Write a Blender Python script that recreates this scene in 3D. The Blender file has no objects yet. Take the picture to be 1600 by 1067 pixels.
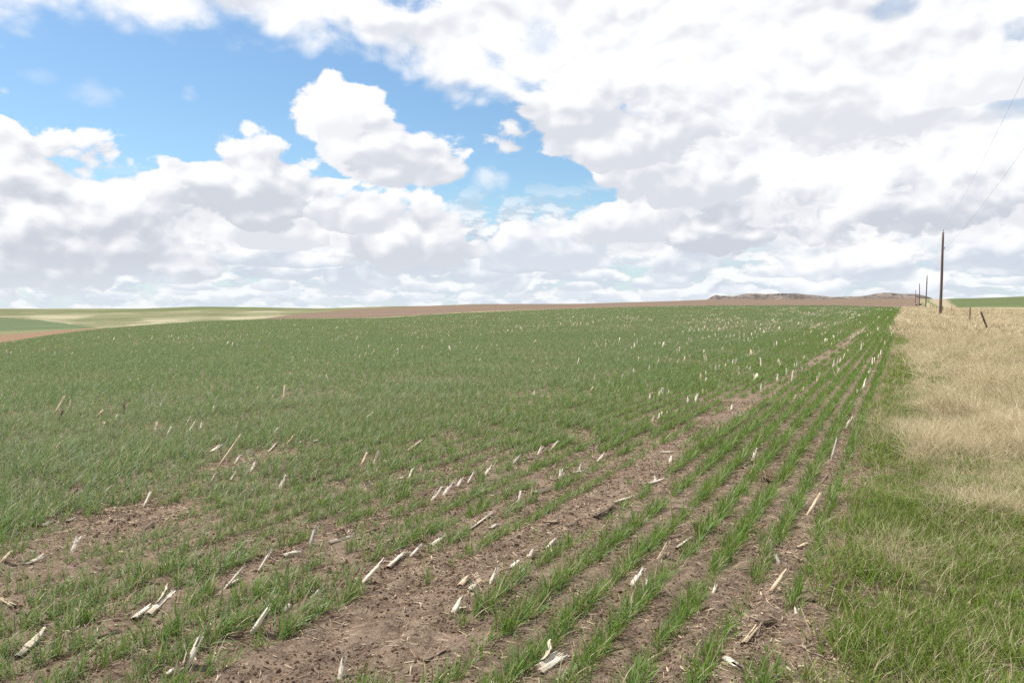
import bpy, bmesh, math, random
import numpy as np
from mathutils import Vector, Matrix

random.seed(7)
RNG = np.random.default_rng(7)
SC = bpy.context.scene
COL = SC.collection
R = math.radians

# ------------------------------------------------------------------ camera
CAM_H = 1.70
F_PX = 1291.0                       # focal length in photograph pixels (1600 wide)
PITCH = math.atan(58.0 / F_PX)      # looking slightly down
cam_d = bpy.data.cameras.new('camera')
cam_d.sensor_width = 36.0
cam_d.lens = 36.0 * F_PX / 1600.0
cam_d.clip_start = 0.05
cam_d.clip_end = 20000.0
cam = bpy.data.objects.new('camera', cam_d)
COL.objects.link(cam)
cam.location = (0, 0, CAM_H)
cam.rotation_euler = (R(90) - PITCH, 0, 0)
SC.camera = cam

# ------------------------------------------------------------------ sun
SUN_AZ, SUN_EL = R(-62), R(58)      # azimuth from the view direction, clockwise
sun_dir = Vector((math.sin(SUN_AZ) * math.cos(SUN_EL), math.cos(SUN_AZ) * math.cos(SUN_EL), math.sin(SUN_EL)))
sun_d = bpy.data.lights.new('sun', 'SUN')
sun_d.energy = 5.0
sun_d.angle = R(0.53)
sun_d.color = (1.0, 0.955, 0.89)
sun = bpy.data.objects.new('sun', sun_d)
COL.objects.link(sun)
sun.rotation_euler = (-sun_dir).to_track_quat('-Z', 'Y').to_euler()

# ------------------------------------------------------------------ view
vs = SC.view_settings
vs.view_transform = 'Standard'
vs.look = 'None'
vs.exposure = 0.42
vs.gamma = 1.0
vs.use_curve_mapping = False
SC.cycles.use_denoising = False
SC.cycles.max_bounces = 8
SC.cycles.transparent_max_bounces = 8


# ------------------------------------------------------------------ node helper
class NB:
    """Small helper that adds nodes to a tree and wires them."""
    def __init__(self, tree):
        self.t = tree
        self.n = tree.nodes
        self.l = tree.links

    def put(self, sock, v):
        if v is None:
            return
        if isinstance(v, bpy.types.NodeSocket):
            self.l.new(v, sock)
        else:
            if hasattr(sock, 'default_value'):
                dv = sock.default_value
                if hasattr(dv, '__len__') and not isinstance(v, (tuple, list)):
                    v = (v,) * len(dv)
                if hasattr(dv, '__len__') and len(dv) == 4 and len(v) == 3:
                    v = (*v, 1.0)
            sock.default_value = v

    def m(self, op, a, b=None, c=None, clamp=False):
        x = self.n.new('ShaderNodeMath')
        x.operation = op
        x.use_clamp = clamp
        for i, v in enumerate((a, b, c)):
            self.put(x.inputs[i], v)
        return x.outputs[0]

    def v(self, op, a, b=None, scale=None):
        x = self.n.new('ShaderNodeVectorMath')
        x.operation = op
        self.put(x.inputs[0], a)
        if b is not None:
            self.put(x.inputs[1], b)
        if scale is not None:
            self.put(x.inputs['Scale'], scale)
        return x.outputs['Value'] if op in ('LENGTH', 'DOT_PRODUCT', 'DISTANCE') else x.outputs[0]

    def xyz(self, x, y, z):
        c = self.n.new('ShaderNodeCombineXYZ')
        for i, v in enumerate((x, y, z)):
            self.put(c.inputs[i], v)
        return c.outputs[0]

    def noise(self, vec, scale, detail=4, rough=0.5, dist=0.0, lac=2.0):
        x = self.n.new('ShaderNodeTexNoise')
        self.put(x.inputs['Vector'], vec)
        x.inputs['Scale'].default_value = scale
        x.inputs['Detail'].default_value = detail
        x.inputs['Roughness'].default_value = rough
        x.inputs['Lacunarity'].default_value = lac
        x.inputs['Distortion'].default_value = dist
        return x.outputs[0]

    def voro(self, vec, scale, detail=0, rough=0.5, smooth=None, rand=1.0):
        x = self.n.new('ShaderNodeTexVoronoi')
        self.put(x.inputs['Vector'], vec)
        x.inputs['Scale'].default_value = scale
        x.inputs['Detail'].default_value = detail
        x.inputs['Roughness'].default_value = rough
        x.inputs['Randomness'].default_value = rand
        if smooth is not None:
            x.feature = 'SMOOTH_F1'
            x.inputs['Smoothness'].default_value = smooth
        return x.outputs['Distance']

    def ss(self, x, lo, hi):
        """smoothstep of x between lo and hi (numbers)"""
        n = self.n.new('ShaderNodeMapRange')
        n.interpolation_type = 'SMOOTHSTEP'
        self.put(n.inputs['Value'], x)
        self.put(n.inputs['From Min'], lo)
        self.put(n.inputs['From Max'], hi)
        return n.outputs[0]

    def lin(self, x, lo, hi, a=0.0, b=1.0):
        n = self.n.new('ShaderNodeMapRange')
        self.put(n.inputs['Value'], x)
        for k, v in (('From Min', lo), ('From Max', hi), ('To Min', a), ('To Max', b)):
            self.put(n.inputs[k], v)
        return n.outputs[0]

    def mix(self, f, a, b):
        n = self.n.new('ShaderNodeMix')
        n.data_type = 'RGBA'
        n.clamp_factor = True
        self.put(n.inputs[0], f)
        self.put(n.inputs[6], a)
        self.put(n.inputs[7], b)
        return n.outputs[2]

    def fmix(self, f, a, b):
        n = self.n.new('ShaderNodeMix')
        n.data_type = 'FLOAT'
        n.clamp_factor = True
        self.put(n.inputs[0], f)
        self.put(n.inputs[2], a)
        self.put(n.inputs[3], b)
        return n.outputs[0]

    def curve(self, x, pts):
        """piecewise curve through pts [(x, y)] with x in 0..1 (auto handles)"""
        n = self.n.new('ShaderNodeFloatCurve')
        self.put(n.inputs['Value'], x)
        c = n.mapping.curves[0]
        n.mapping.use_clip = False
        while len(c.points) < len(pts):
            c.points.new(0.5, 0.5)
        for p, (a, b) in zip(c.points, pts):
            p.location = (a, b)
            p.handle_type = 'AUTO_CLAMPED'
        n.mapping.update()
        return n.outputs[0]


# ------------------------------------------------------------------ world: blue sky and a deck of cumulus
def sky_ang(px, py):
    """photograph pixel -> azimuth, elevation of that part of the sky"""
    x, y, z = (px - 800) / F_PX, 1.0, -(py - 533.5) / F_PX
    c, s = math.cos(PITCH), math.sin(PITCH)
    Y, Z = y * c + z * s, -y * s + z * c
    return math.atan2(x, Y), math.atan2(Z, math.hypot(x, Y))


world = bpy.data.worlds.new('World')
SC.world = world
world.use_nodes = True
wt = world.node_tree
wt.nodes.clear()
w = NB(wt)
tc = w.n.new('ShaderNodeTexCoord').outputs['Generated']
sep = w.n.new('ShaderNodeSeparateXYZ')
w.l.new(tc, sep.inputs[0])
dx_, dy_, dz_ = sep.outputs
az = w.m('ARCTAN2', dx_, dy_)
el = w.m('ARCSINE', dz_)
azn = w.lin(az, -0.70, 0.70)        # 0..1 over a little more than the view

nis = w.n.new('ShaderNodeTexSky')
nis.sky_type = 'NISHITA'
nis.sun_disc = False
nis.sun_elevation = SUN_EL
nis.sun_rotation = SUN_AZ
nis.air_density = 1.0
nis.dust_density = 0.6
nis.ozone_density = 2.2

warp_n = w.n.new('ShaderNodeTexNoise')
w.put(warp_n.inputs['Vector'], tc)
warp_n.inputs['Scale'].default_value = 7.0
warp_n.inputs['Detail'].default_value = 3
warp = w.v('SCALE', w.v('SUBTRACT', warp_n.outputs['Color'], (0.5, 0.5, 0.5)), scale=0.05)
base_v = w.v('MULTIPLY', w.v('ADD', tc, warp), (1.0, 1.0, 1.5))


def billow(vec):
    """cauliflower relief: rounded cells at falling sizes over a soft fractal"""
    a = w.m('SUBTRACT', 0.72, w.voro(vec, 13.0, 2.0, 0.55))
    b = w.noise(vec, 6.0, 8, 0.57)
    return w.m('ADD', w.m('MULTIPLY', a, 0.46), w.m('MULTIPLY', b, 0.80))


H0 = billow(base_v)
H1 = billow(w.v('ADD', base_v, (-0.008, -0.003, 0.020)))
relief = w.m('SUBTRACT', H0, H1)                    # > 0 on the side of a puff that faces the light
wisp = w.noise(base_v, 22.0, 8, 0.62)
soft = w.noise(w.v('MULTIPLY', tc, (1, 1, 1.9)), 4.2, 5, 0.5)
edge = w.m('SUBTRACT', H0, 0.50)                    # about -0.3..0.3

WHITE = (0.79, 0.79, 0.80)
GREY, BLUEGREY = (0.435, 0.465, 0.525), (0.41, 0.465, 0.55)

bg_strength = 0.09
sky = w.v('MULTIPLY', nis.outputs[0], (0.92, 1.10, 1.16))
SCALE = 1.0 / bg_strength


def rgb(c):
    return tuple(v * SCALE for v in c)


def shade(dyn, grey, amt, lo=-0.30, hi=1.05):
    """white above, grey towards the flat base, broken softly by the relief"""
    t = w.m('ADD', w.m('MULTIPLY', dyn, 1.25), w.m('MULTIPLY', relief, 3.2))
    t = w.m('ADD', t, w.m('MULTIPLY', w.m('SUBTRACT', soft, 0.5), 1.3))
    t = w.m('ADD', t, w.m('MULTIPLY', w.m('SUBTRACT', wisp, 0.5), 0.7))
    f = w.m('MULTIPLY', w.m('SUBTRACT', 1.0, w.ss(t, lo, hi)), amt)
    return w.mix(f, rgb(WHITE), rgb(grey))


def cumulus(bg, px, base, half, top, amt=0.7, grey=GREY, slope=0.0, soft_e=0.20, amp=1.7, opac=1.0, flat=2.2, fray=1.1):
    """one heap cloud: centre column, base row, half width, top row in photograph pixels"""
    a0, e0 = sky_ang(px, base)
    a1, _ = sky_ang(px + half, base)
    _, e1 = sky_ang(px, top)
    wd, ht = abs(a1 - a0), (e1 - e0)
    da = w.m('SUBTRACT', az, a0)
    x = w.m('DIVIDE', da, wd)
    y = w.m('DIVIDE', w.m('SUBTRACT', w.m('SUBTRACT', el, e0), w.m('MULTIPLY', da, slope)), ht)
    yb = w.m('MAXIMUM', y, w.m('MULTIPLY', y, -flat))
    f = w.m('SUBTRACT', 1.0, w.m('ADD', w.m('MULTIPLY', x, x), w.m('MULTIPLY', yb, yb)))
    f = w.m('ADD', f, w.m('MULTIPLY', edge, amp))
    f = w.m('ADD', f, w.m('MULTIPLY', w.m('SUBTRACT', wisp, 0.5), fray))
    al = w.m('MULTIPLY', w.ss(f, 0.0, soft_e), opac)
    return w.mix(al, bg, shade(y, grey, amt))


def curve_el(pts, lo=-0.05, hi=0.45):
    """boundary row per column -> elevation as a function of azimuth"""
    out = []
    for px, py in pts:
        a, e = sky_ang(px, py)
        out.append(((a + 0.70) / 1.40, (e - lo) / (hi - lo)))
    c = w.curve(azn, out)
    return w.lin(c, 0, 1, lo, hi)


# pale air towards the horizon
air = w.m('SUBTRACT', 1.0, w.ss(el, 0.0, 0.16))
sky = w.mix(w.m('MULTIPLY', air, 0.5), sky, rgb((0.47, 0.61, 0.73)))

# --- the far deck: many small flattened clouds in a low band, all round the horizon
far_v = w.v('MULTIPLY', w.v('ADD', tc, w.v('SCALE', warp, scale=0.5)), (1, 1, 2.3))
nf = w.noise(far_v, 24.0, 6, 0.55)
nf_l = w.noise(w.v('ADD', far_v, (0, 0, 0.022)), 24.0, 6, 0.55)
band = w.m('SUBTRACT', 1.0, w.ss(el, 0.085, 0.16))
cov = w.ss(w.m('ADD', nf, w.m('MULTIPLY', band, 0.15)), 0.50, 0.62)
lit = w.ss(w.m('SUBTRACT', nf, nf_l), -0.09, 0.10)
far_c = w.mix(lit, rgb((0.44, 0.50, 0.575)), rgb((0.76, 0.765, 0.77)))
sky = w.mix(w.m('MULTIPLY', w.m('MULTIPLY', cov, band), 0.92), sky, far_c)

# --- the general deck over the rest of the sky (beyond the frame it goes on, greyed overhead to weaken ambient light)
low_edge = curve_el([(-420, 175), (-150, 150), (0, 158), (60, 175), (110, 212), (190, 228), (260, 212), (350, 188), (430, 206),
                     (500, 244), (560, 270), (650, 284), (690, 300), (745, 332), (800, 292), (860, 288), (950, 268),
                     (1050, 200), (1300, 150), (1600, 140), (1900, 140)])
top_edge = curve_el([(-420, 44), (-150, 46), (0, 56), (120, 60), (300, 62), (400, 68), (480, 74), (560, 88), (620, 112), (690, 168), (760, 195),
                     (850, 216), (950, 252), (1000, 330), (1150, 440), (1600, 440), (1900, 440)])
jag = w.m('MULTIPLY', edge, 0.16)
bank_f = w.m('ADD', w.m('SUBTRACT', low_edge, el), jag)
bank_a = w.ss(w.m('ADD', bank_f, w.m('MULTIPLY', w.m('SUBTRACT', wisp, 0.5), 0.04)), -0.001, 0.006)
bank_t = w.m('DIVIDE', w.m('SUBTRACT', el, 0.04), 0.10)
bank_a = w.m('MULTIPLY', bank_a, w.ss(el, 0.035, 0.085))
sky = w.mix(bank_a, sky, shade(0.35, GREY, 0.5))

top_f = w.m('ADD', w.m('SUBTRACT', el, top_edge), w.m('MULTIPLY', edge, w.curve(azn, [(0, 0.08), (0.35, 0.09), (0.5, 0.16), (1, 0.2)])))
top_f = w.m('ADD', top_f, w.m('MULTIPLY', w.m('SUBTRACT', wisp, 0.5), 0.06))
top_a = w.ss(top_f, -0.020, 0.030)
# holes of blue in the deck: the few in the frame, and more like them beyond it
hole_n = w.noise(w.v('MULTIPLY', tc, (1, 1, 1.6)), 5.3, 6, 0.55)
hole = w.m('MULTIPLY', w.ss(hole_n, 0.56, 0.64), w.ss(el, 0.37, 0.46))
for px, py, rx, ry, op in ((1400, 12, 42, 18, 0.5), (1592, 55, 26, 20, 0.5), (1572, 168, 40, 20, 0.5), (842, 55, 34, 30, 0.35), (640, -6, 60, 22, 0.9), (1335, 282, 26, 8, 0.45)):
    a0, e0 = sky_ang(px, py)
    hx = w.m('DIVIDE', w.m('SUBTRACT', az, a0), rx / F_PX); hy = w.m('DIVIDE', w.m('SUBTRACT', el, e0), ry / F_PX)
    q = w.m('SUBTRACT', 1.0, w.m('ADD', w.m('MULTIPLY', hx, hx), w.m('MULTIPLY', hy, hy)))
    q = w.m('ADD', q, w.m('MULTIPLY', w.m('SUBTRACT', wisp, 0.5), 4.5))
    hole = w.m('MAXIMUM', hole, w.m('MULTIPLY', w.ss(q, -0.2, 1.2), op))
top_a = w.m('MULTIPLY', top_a, w.m('SUBTRACT', 1.0, hole))
over = w.ss(el, 0.36, 0.75)                          # unseen undersides overhead, greyed to cut ambient light against the sun
top_c = shade(w.m('ADD', w.m('ADD', w.m('MULTIPLY', soft, 1.6), -0.22), w.m('MULTIPLY', over, -0.45)), GREY, w.m('ADD', 0.6, w.m('MULTIPLY', over, 0.35)))
sky = w.mix(w.m('MULTIPLY', top_a, 0.985), sky, top_c)

# --- heap clouds seen in the frame, far to near
def heap_row(bg, base, step, half, tall, amt, seed):
    """a row of small heap clouds all round the horizon, one per cell of azimuth, each of its own size"""
    e0 = sky_ang(800, base)[1]
    st = step / F_PX
    xx = w.m('ADD', w.m('DIVIDE', az, st), seed * 7.31)
    cell = w.m('FLOOR', xx)
    wn = w.n.new('ShaderNodeTexWhiteNoise')
    wn.noise_dimensions = '1D'
    w.l.new(w.m('ADD', cell, seed * 17.0), wn.inputs['W'])
    sc = w.n.new('ShaderNodeSeparateColor')
    w.l.new(wn.outputs['Color'], sc.inputs[0])
    r1, r2, r3 = sc.outputs
    off = w.lin(r1, 0, 1, 0.38, 0.62)
    x = w.m('DIVIDE', w.m('MULTIPLY', w.m('SUBTRACT', w.m('SUBTRACT', xx, cell), off), st), w.lin(r2, 0, 1, half * 0.65 / F_PX, half * 1.15 / F_PX))
    y = w.m('DIVIDE', w.m('SUBTRACT', w.m('SUBTRACT', el, e0), w.lin(r1, 0, 1, -6 / F_PX, 6 / F_PX)), w.lin(r3, 0, 1, tall * 0.45 / F_PX, tall * 1.3 / F_PX))
    yb = w.m('MAXIMUM', y, w.m('MULTIPLY', y, -2.4))
    f = w.m('SUBTRACT', 1.0, w.m('ADD', w.m('MULTIPLY', x, x), w.m('MULTIPLY', yb, yb)))
    f = w.m('ADD', f, w.m('ADD', w.m('MULTIPLY', edge, 1.5), w.m('MULTIPLY', w.m('SUBTRACT', wisp, 0.5), 1.8)))
    return w.mix(w.m('MULTIPLY', w.ss(f, 0.0, 0.35), 0.9), bg, shade(y, BLUEGREY, amt))


sky = heap_row(sky, 464, 74, 44, 16, 0.75, 1)
sky = heap_row(sky, 450, 118, 66, 28, 0.85, 2)
sky = heap_row(sky, 434, 150, 84, 38, 0.85, 3)
sky = heap_row(sky, 412, 210, 110, 52, 0.85, 4)
CL = [
    (440, 372, 110, 318, 0.6, GREY), (860, 392, 150, 300, 0.7, BLUEGREY), (1000, 362, 130, 290, 0.7, GREY),
    (640, 388, 130, 274, 0.8, GREY), (120, 386, 270, 165, 0.9, GREY), (400, 310, 135, 186, 0.85, GREY), (550, 345, 95, 284, 0.7, GREY),
    (1190, 364, 200, 240, 0.9, GREY), (1490, 335, 200, 205, 0.9, GREY), (1080, 290, 190, 190, 0.7, GREY),
    (950, 208, 250, 60, 0.7, GREY), (1330, 200, 200, 70, 0.6, GREY), (1560, 130, 150, 30, 0.35, GREY),
]
for px, base, half, top, amt, g in CL:
    sky = cumulus(sky, px, base, half, top, amt, g)
# the free cloud in the blue gap: a head and heaps stepping down to the right
sky = cumulus(sky, 522, 184, 78, 104, 0.15, GREY, soft_e=0.22, amp=0.8, flat=1.3, fray=1.7)
sky = cumulus(sky, 568, 236, 96, 118, 0.35, GREY, slope=-0.25, soft_e=0.22, amp=1.2, fray=1.6)
sky = cumulus(sky, 640, 256, 108, 158, 0.75, GREY, slope=-0.02, soft_e=0.24, amp=1.3, fray=1.4)
# thin scraps
for px, base, half, top, op in ((300, 165, 34, 122, 0.6), (145, 150, 60, 112, 0.32), (60, 120, 50, 96, 0.22), (775, 290, 55, 240, 0.6), (8, 142, 16, 128, 0.8)):
    sky = cumulus(sky, px, base, half, top, 0.2, GREY, soft_e=0.9, amp=2.4, opac=op, flat=1.2)

# pale haze low over the horizon, in front of the farthest clouds
sky = w.mix(w.m('MULTIPLY', w.m('SUBTRACT', 1.0, w.ss(el, -0.01, 0.065)), 0.42), sky, rgb((0.66, 0.70, 0.74)))
bgn = w.n.new('ShaderNodeBackground')
w.l.new(sky, bgn.inputs['Color'])
bgn.inputs['Strength'].default_value = bg_strength
wo = w.n.new('ShaderNodeOutputWorld')
w.l.new(bgn.outputs[0], wo.inputs['Surface'])
world.cycles.sampling_method = 'NONE'

# ================================================================== numbers shared by the land
ROW_AZ = R(25.4)                              # direction of the drilled rows, clockwise from the view direction
EV = np.array([math.sin(ROW_AZ), math.cos(ROW_AZ)])      # along the rows
EU = np.array([math.cos(ROW_AZ), -math.sin(ROW_AZ)])     # across the rows, to the right
CORN_ROWS = [-0.70 - 0.762 * k for k in range(400)]      # across-row offset of the old corn rows
FIELD_EDGE_U = -0.36                          # the wheat stops here, the grass verge begins


def to_uv(x, y):
    return x * EU[0] + y * EU[1], x * EV[0] + y * EV[1]


def to_xy(u, v):
    return u * EU[0] + v * EV[0], u * EU[1] + v * EV[1]


def vnoise(x, y, seed=0):
    """smooth value noise 0..1 (numpy)"""
    x = np.asarray(x, float); y = np.asarray(y, float)
    xi = np.floor(x).astype(np.int64); yi = np.floor(y).astype(np.int64)
    fx = x - xi; fy = y - yi
    fx = fx * fx * (3 - 2 * fx); fy = fy * fy * (3 - 2 * fy)

    def h(a, b):
        n = (a * 374761393 + b * 668265263 + seed * 974634777) & 0xFFFFFFFF
        n = ((n ^ (n >> 13)) * 1274126177) & 0xFFFFFFFF
        n = (n ^ (n >> 16)) & 0xFFFFFFFF
        return n / 4294967295.0
    a = h(xi, yi); b = h(xi + 1, yi); c = h(xi, yi + 1); d = h(xi + 1, yi + 1)
    return (a + (b - a) * fx) * (1 - fy) + (c + (d - c) * fx) * fy


def fbm(x, y, seed=0, o=4, g=0.5):
    s = np.zeros_like(np.asarray(x, float)); a = 1.0; t = 0
    for i in range(o):
        s = s + a * vnoise(np.asarray(x) * 2 ** i, np.asarray(y) * 2 ** i, seed + i)
        t += a; a *= g
    return s / t


# ------------------------------------------------------------------ the lie of the land
# For each bearing (given as the photograph column it passes through) the ground height by depth in metres.
def zz(y, py):
    """height of ground that is seen on photograph row py at depth y"""
    return CAM_H + (475.0 - py) * y / F_PX


PROFILE = {
    -420: [(0, 0), (6, 0), (14, -.15), (40, -1.1), (80, -3.4), (130, -4.6), (300, -4.4), (900, -3.5), (2500, -6), (6000, -30)],
    0: [(0, 0), (6, 0), (14, -.10), (30, -.45), (60, -1.5), (110, zz(110, 537)), (160, zz(160, 523)), (185, zz(185, 518)), (330, zz(330, 494.5)), (600, zz(600, 487)), (900, zz(900, 481.5)), (1500, -6), (6000, -30)],
    165: [(0, 0), (6, 0), (14, -.06), (30, -.3), (70, -1.1), (150, zz(150, 513)), (220, zz(220, 507)), (400, zz(400, 495)), (650, zz(650, 488)), (900, zz(900, 483.5)), (1500, -8), (6000, -30)],
    312: [(0, 0), (6, 0), (14, -.03), (30, -.2), (70, -.75), (180, zz(180, 502)), (350, zz(350, 494)), (650, zz(650, 485)), (900, zz(900, 477.5)), (1500, -6), (6000, -30)],
    420: [(0, 0), (14, 0), (30, -.12), (70, -.6), (180, zz(180, 499)), (240, zz(240, 496)), (480, zz(480, 487)), (900, zz(900, 479.5)), (1500, -6), (6000, -30)],
    500: [(0, 0), (14, 0), (30, -.08), (70, -.5), (190, zz(190, 498)), (350, zz(350, 488)), (600, zz(600, 485)), (900, zz(900, 481.5)), (1500, -6), (6000, -30)],
    600: [(0, 0), (14, 0), (30, 0), (70, -.35), (190, zz(190, 497)), (420, zz(420, 480)), (600, zz(600, 480)), (900, zz(900, 478)), (1500, -4), (6000, -30)],
    750: [(0, 0), (30, 0), (70, -.1), (220, zz(220, 488)), (460, zz(460, 474)), (700, zz(700, 476)), (1500, -2), (6000, -30)],
    900: [(0, 0), (30, 0), (70, .1), (230, zz(230, 482)), (500, zz(500, 474)), (800, zz(800, 475)), (1500, 0), (6000, -30)],
    1000: [(0, 0), (30, 0), (70, .2), (230, zz(230, 479.3)), (600, zz(600, 471)), (900, zz(900, 472)), (1500, 3), (6000, -30)],
    1110: [(0, 0), (30, 0), (70, .27), (230, zz(230, 477)), (420, zz(420, 474.3)), (800, zz(800, 467.2)), (1300, zz(1300, 468.5)), (2600, 5), (6000, -30)],
    1300: [(0, 0), (30, 0), (70, .27), (230, zz(230, 477)), (420, zz(420, 474)), (800, zz(800, 466.8)), (1300, zz(1300, 468)), (2600, 5), (6000, -30)],
    1420: [(0, 0), (30, 0), (60, .12), (94, .38), (150, .55), (230, zz(230, 480.8)), (420, zz(420, 474.5)), (800, zz(800, 465.5)), (1300, zz(1300, 467)), (2600, 5), (6000, -30)],
    1452: [(0, 0), (30, 0), (60, .12), (94, .38), (150, .55), (230, zz(230, 481)), (420, zz(420, 473)), (720, zz(720, 465.5)), (1000, zz(1000, 467)), (2600, 0), (6000, -30)],
    1478: [(0, 0), (30, 0), (60, .10), (94, .34), (150, .6), (200, zz(200, 481)), (300, zz(300, 473)), (480, zz(480, 465)), (700, zz(700, 467)), (2600, -5), (6000, -30)],
    1532: [(0, 0), (30, 0), (60, .0), (94, .0), (140, zz(140, 484)), (250, zz(250, 474)), (400, zz(400, 464.7)), (600, zz(600, 467)), (2600, -5), (6000, -30)],
    1600: [(0, 0), (30, 0), (60, -.1), (94, -.05), (140, zz(140, 486)), (250, zz(250, 473)), (400, zz(400, 462)), (600, zz(600, 464)), (2600, -5), (6000, -30)],
    2000: [(0, 0), (30, 0), (60, -.15), (94, -.05), (140, .3), (250, 2.5), (400, 7), (600, 8), (2600, 0), (6000, -30)],
}


def build_table():
    cols = sorted(PROFILE)
    azs = np.array([math.atan((c - 800) / F_PX) for c in cols])
    lg = np.linspace(math.log(1.0), math.log(7000.0), 340)
    d = np.exp(lg)
    rows = []
    for c, a in zip(cols, azs):
        p = np.array(PROFILE[c], float)
        rows.append(np.interp(d * math.cos(a), p[:, 0], p[:, 1]))
    rows = np.array(rows)
    fa = np.arange(R(-62), R(62), R(0.2))
    T = np.array([np.interp(fa, azs, rows[:, j]) for j in range(len(d))]).T        # az x d

    def blur(A, s, axis):
        k = np.exp(-0.5 * (np.arange(-4 * s, 4 * s + 1) / s) ** 2); k /= k.sum()
        n = len(k) // 2
        P = np.pad(A, [(n, n) if i == axis else (0, 0) for i in (0, 1)], mode='edge')
        return np.apply_along_axis(lambda v: np.convolve(v, k, 'valid'), axis, P)
    T = blur(T, 3, 0)
    T = blur(T, 3, 1)
    return fa, lg, T


T_AZ, T_LG, T_Z = build_table()


def lie(x, y):
    """large-scale ground height"""
    x = np.asarray(x, float); y = np.asarray(y, float)
    d = np.hypot(x, y); a = np.arctan2(x, y)
    aa = np.clip(a, T_AZ[0], T_AZ[-1] - 1e-6)
    i = np.clip((aa - T_AZ[0]) / (T_AZ[1] - T_AZ[0]), 0, len(T_AZ) - 2.001)
    j = np.clip((np.log(np.maximum(d, 1.0)) - T_LG[0]) / (T_LG[1] - T_LG[0]), 0, len(T_LG) - 2.001)
    i0 = i.astype(int); j0 = j.astype(int); fi = i - i0; fj = j - j0
    z = (T_Z[i0, j0] * (1 - fi) + T_Z[i0 + 1, j0] * fi) * (1 - fj) + (T_Z[i0, j0 + 1] * (1 - fi) + T_Z[i0 + 1, j0 + 1] * fi) * fj
    k = np.clip((np.abs(a) - R(62)) / R(60), 0, 1)          # behind the camera the plain is level
    return z * (1 - k * k * (3 - 2 * k))


def fine(x, y):
    """furrows of the drill, clods and hoof-sized hollows close to the camera"""
    d = np.hypot(x, y); u, v = to_uv(x, y)
    infield = 1 / (1 + np.exp(-(FIELD_EDGE_U - u) / 0.08))
    fade = np.clip(1 - (d - 6) / 12, 0, 1)
    ph = (u + 0.54) / 0.26
    fur = -0.011 * np.cos(2 * np.pi * ph) * (0.5 + vnoise(u * 1.1, v * 0.8, 31))       # seed rows lie in the furrows
    lump = (fbm(x * 3.1, y * 3.1, 41, 5, 0.65) - 0.5) * 0.075
    lump2 = (fbm(x * 0.7, y * 0.7, 43, 2) - 0.5) * 0.05
    return fade * (infield * (fur + lump) + lump2 + (1 - infield) * (fbm(x * 2.2, y * 2.2, 51, 3) - 0.5) * 0.08)


def ground_z(x, y):
    return lie(x, y) + fine(x, y)


def ray(px, py):
    x, y, z = (px - 800) / F_PX, 1.0, -(py - 533.5) / F_PX
    c, s = math.cos(PITCH), math.sin(PITCH)
    return np.array([x, y * c + z * s, -y * s + z * c])


def on_ground(px, py, far=260.0):
    """the place on the ground that the photograph shows at a pixel"""
    d = ray(px, py)
    ts = np.exp(np.linspace(math.log(1.5), math.log(far), 900))
    h = CAM_H + d[2] * ts - lie(d[0] * ts, d[1] * ts)
    k = int(np.argmax(h < 0)) if (h < 0).any() else len(ts) - 1
    t = ts[k]
    if k > 0 and h[k] < 0:
        t = ts[k - 1] + (ts[k] - ts[k - 1]) * h[k - 1] / (h[k - 1] - h[k])
    return float(d[0] * t), float(d[1] * t)


# ------------------------------------------------------------------ which land lies where
def px_of(x, y):
    """bearing of a place as a photograph column"""
    return 800 + F_PX * x / np.maximum(y, 1e-3)


FAR_EDGE = np.array([(-900, 70), (-420, 85), (-200, 92), (0, 110), (90, 130), (165, 150), (312, 180), (500, 190), (600, 190), (750, 220), (900, 230), (1424, 231), (1434, 231), (1478, 165), (1532, 142), (1700, 140), (2600, 150)], float)


def far_edge(px):
    return np.interp(px, FAR_EDGE[:, 0], FAR_EDGE[:, 1])


(SOIL, VERGE, STRIP, VALLEY, BROWN, HILL, GREENHILL, TRACK, PLAIN) = range(9)


def region(x, y):
    px = px_of(x, y); u, v = to_uv(x, y)
    wob = (vnoise(px * 0.03, y * 0.01, 5) - 0.5)
    e = far_edge(px) * (1 + 0.03 * wob)
    r = np.full(x.shape, HILL)
    near = (y < e) & (y > -60)
    r = np.where(near & (u < FIELD_EDGE_U), SOIL, r)
    r = np.where(near & (u >= FIELD_EDGE_U), VERGE, r)
    far = ~near & (y > 0)
    strip = far & (px < 172) & (y < np.interp(px, [-900, 0, 100, 150, 172], [140, 160, 168, 166, 155]))
    pale = far & (px < 150) & ~strip & (y < np.interp(px, [-900, 0, 60, 150], [190, 186, 184, 172]))
    valley = far & (px < 150) & ~strip & ~pale & (y < np.interp(px, [-900, 0, 60, 110, 135, 150], [330, 330, 290, 235, 205, 172]))
    brown = far & (px > 400) & (px < 1437) & (y > e * 1.05) & (y < np.interp(px, [400, 440, 500, 560, 640, 740, 1440], [200, 270, 380, 450, 540, 1200, 1350]))
    gh = far & (px > 1470) & (y > np.interp(px, [1470, 1500, 1532, 1700, 2600], [176, 160, 148, 145, 150])) & (y < 900)
    tr = far & (px >= 1437) & (px <= 1490) & ~gh
    r = np.where(strip, STRIP, r); r = np.where(valley, VALLEY, r); r = np.where(brown, BROWN, r)
    r = np.where(gh, GREENHILL, r); r = np.where(tr, TRACK, r)
    r = np.where((y <= 0) & ~near, PLAIN, r)
    return r


# ------------------------------------------------------------------ materials
def new_mat(name):
    mt = bpy.data.materials.new(name)
    mt.use_nodes = True
    nt = mt.node_tree
    b = nt.nodes['Principled BSDF']
    return mt, NB(nt), b


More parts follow.
